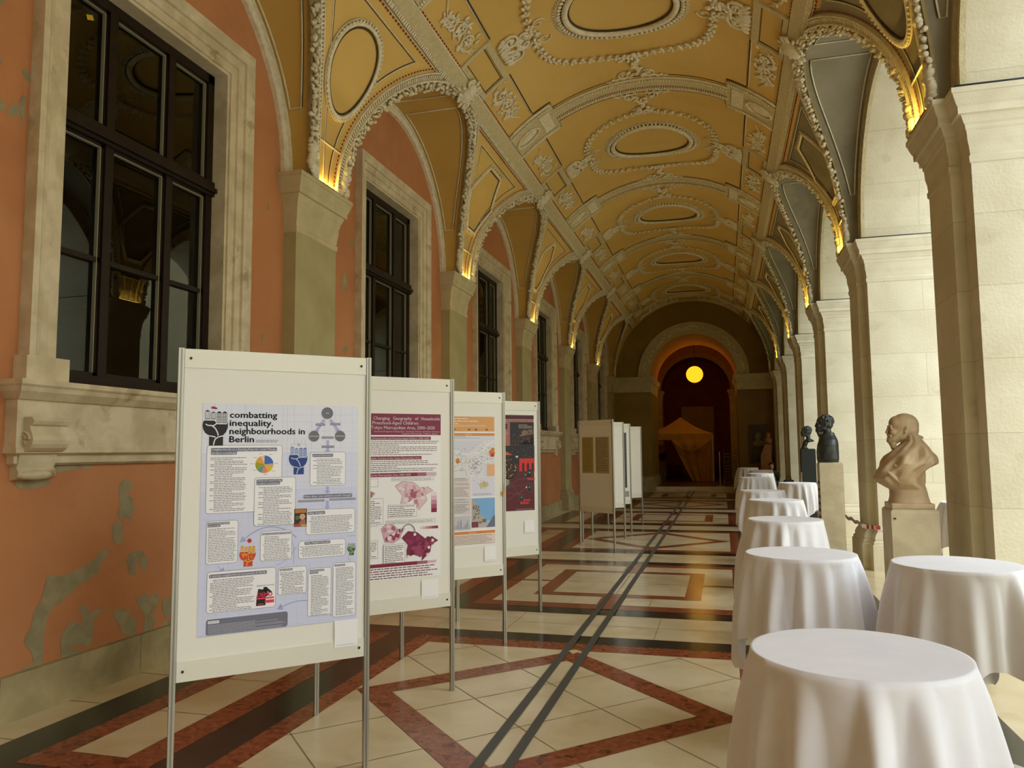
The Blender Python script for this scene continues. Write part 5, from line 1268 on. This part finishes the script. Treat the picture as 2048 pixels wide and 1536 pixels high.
for s in (-1, 1):
    for f_ in range(4): hn.tube([(s*(.085+.018*f_), -.33, .67), (s*(.085+.018*f_), -.37-.006*(1.5-abs(f_-1.5)), .672), (s*(.085+.018*f_), -.395, .655)], .008, skn, 6)
    hn.tube([(s*.08, -.30, .665), (s*.062, -.33, .66), (s*.06, -.35, .655)], .009, skn, 6); hn.ell((s*.112, -.30, .668), (.036, .045, .016), skn)
hn.build('hands', pe)
hr = [((0, .02, 1.20), (.086, .095, .095)), ((0, .06, 1.10), (.075, .05, .12)), ((0, -.01, 1.25), (.07, .07, .04))]
sculpt('hair', hr, flat('#0e0b0a', .7), pe, .01, 2)
tag(pe, 'seated person with dark hair and dark clothes behind the far tables', 'person')
cs_ = empty('chair', (1.50, 26.5, 0)); b = MB(); b.box(-.21, .21, -.20, .22, .40, .43, flat('#2a2420')); b.build('seat', cs_); b = MB(); b.box(-.2, .2, .21, .235, .55, .85, flat('#2a2420')); b.build('backrest', cs_)
for x in (-.19, .19):
    for y_ in (-.18, .21): b = MB(); b.box(x-.015, x+.015, y_-.015, y_+.015, 0, .40 if y_ < 0 else .85, flat('#2a2420')); b.build('leg', cs_)
tag(cs_, 'dark chair under the seated person', 'chair')
b = MB(); b.loft([[(-.16, -.08, 0), (.16, -.08, 0), (.16, .08, 0), (-.16, .08, 0)], [(-.17, -.09, .2), (.17, -.09, .2), (.17, .09, .2), (-.17, .09, .2)], [(-.14, -.05, .30), (.14, -.05, .30), (.14, .05, .30), (-.14, .05, .30)]], flat('#101014', .7)); hb_ = b.build('bag', None, (1.98, 26.0, .44))
b = MB(); b.tube([(-.08, 0, .29), (-.06, 0, .40), (.06, 0, .40), (.08, 0, .29)], .01, flat('#101014', .7)); b.build('handle', hb_); tag(hb_, 'black bag beside the seated person', 'bag')
b = MB(); b.lathe([(.0, 0), (.16, 0), (.16, .43), (0, .435)], (1.98, 26.0, 0), flat('#c8c2b4'), 20, False); tag(b.build('stool'), 'pale round stool carrying the black bag', 'stool')

# ------------------------------------------------------------------ courtyard outside (lights the arcade, mirrored in the glass)
cy = MB(); cy.box(4.2, 60, -40, 14, -.3, -.05, stone('courtyard_bounce_ground', '#c4c2bc', '#d2d0ca', 2, .9, .2, 30)); cy.box(4.2, 60, 14, 70, -.3, -.05, stone('courtyard_dim_ground', '#4d5a34', '#5f6c40', 2, .9, .2, 30))  # unseen ground, made pale near and dark beyond to weaken the far bounce light
tag(cy.build('floor_courtyard'), kind='structure')
fc = MB(); fm = stone('courtyard_facade', '#cdbf98', '#d8cba6', 1, .8, .2, 30)
fc.box(34, 36, -40, 70, 0, 14, fm)
for k in range(20):
    y_ = -36+k*5.2; fc.box(33.96, 34, y_, y_+2.4, 1, 5, M['brown']); fc.box(33.96, 34, y_+.3, y_+2.1, 7.5, 11, M['brown'])
tag(fc.build('wall_courtyard'), kind='structure')
wg = MB(); wg.box(6.5, 34, 21, 70, -.05, 15, fm); tag(wg.build('wall_added_sky_blocker'), kind='structure')  # unseen block, added to keep sky light off the far bays
bk = MB(); bk.box(-5.6, 3.5, -9.4, -9.2, 0, 8.6, M['cap']); tag(bk.build('wall_back'), kind='structure')
def tree(x, y_, h, seed):
    rt = random.Random(seed); root = empty('courtyard_tree', (x, y_, 0)); b = MB(); b.tube([(0, 0, 0), (.1, 0, h*.3), (0, .1, h*.6)], .22, flat('#4a3c2c', .9), 10); b.build('trunk', root)
    b = MB(); lm = [flat('#3f5a2c', .7), flat('#54703a', .7)]
    for i in range(3800):
        a, u = rt.uniform(0, 6.28), rt.uniform(-1, 1); r = (rt.random()**.4)*h*.36; w_ = math.sqrt(1-u*u)
        c = Vector((r*w_*cos(a), r*w_*sin(a), h*.62+r*u*1.05)); e = Vector((rt.uniform(-1, 1), rt.uniform(-1, 1), rt.uniform(-1, 1))).normalized(); f_ = e.cross(Vector((0, 0, 1))); s_ = rt.uniform(.08, .18)
        b.quad(c-e*s_, c+f_*s_*.6, c+e*s_, c-f_*s_*.6, lm[i % 2])
    b.build('foliage', root); return root
for i, (x, y_, h) in enumerate(((13, 13.5, 8), (19, 16.5, 9))): tag(tree(x, y_, h, i), 'leafy courtyard tree mirrored in the window glass', 'tree', 'courtyard trees')
# sky portals for the arcade openings (sampling guides)
for yb in YB:
    l = bpy.data.lights.new('sky_portal', 'AREA'); l.shape = 'RECTANGLE'; l.size = 6.6; l.size_y = 3.7; l.cycles.is_portal = True
    o = bpy.data.objects.new('sky_portal', l); C.objects.link(o); o.location = (XB+.02, yb, 3.3); o.rotation_euler = (0, PI/2, 0)
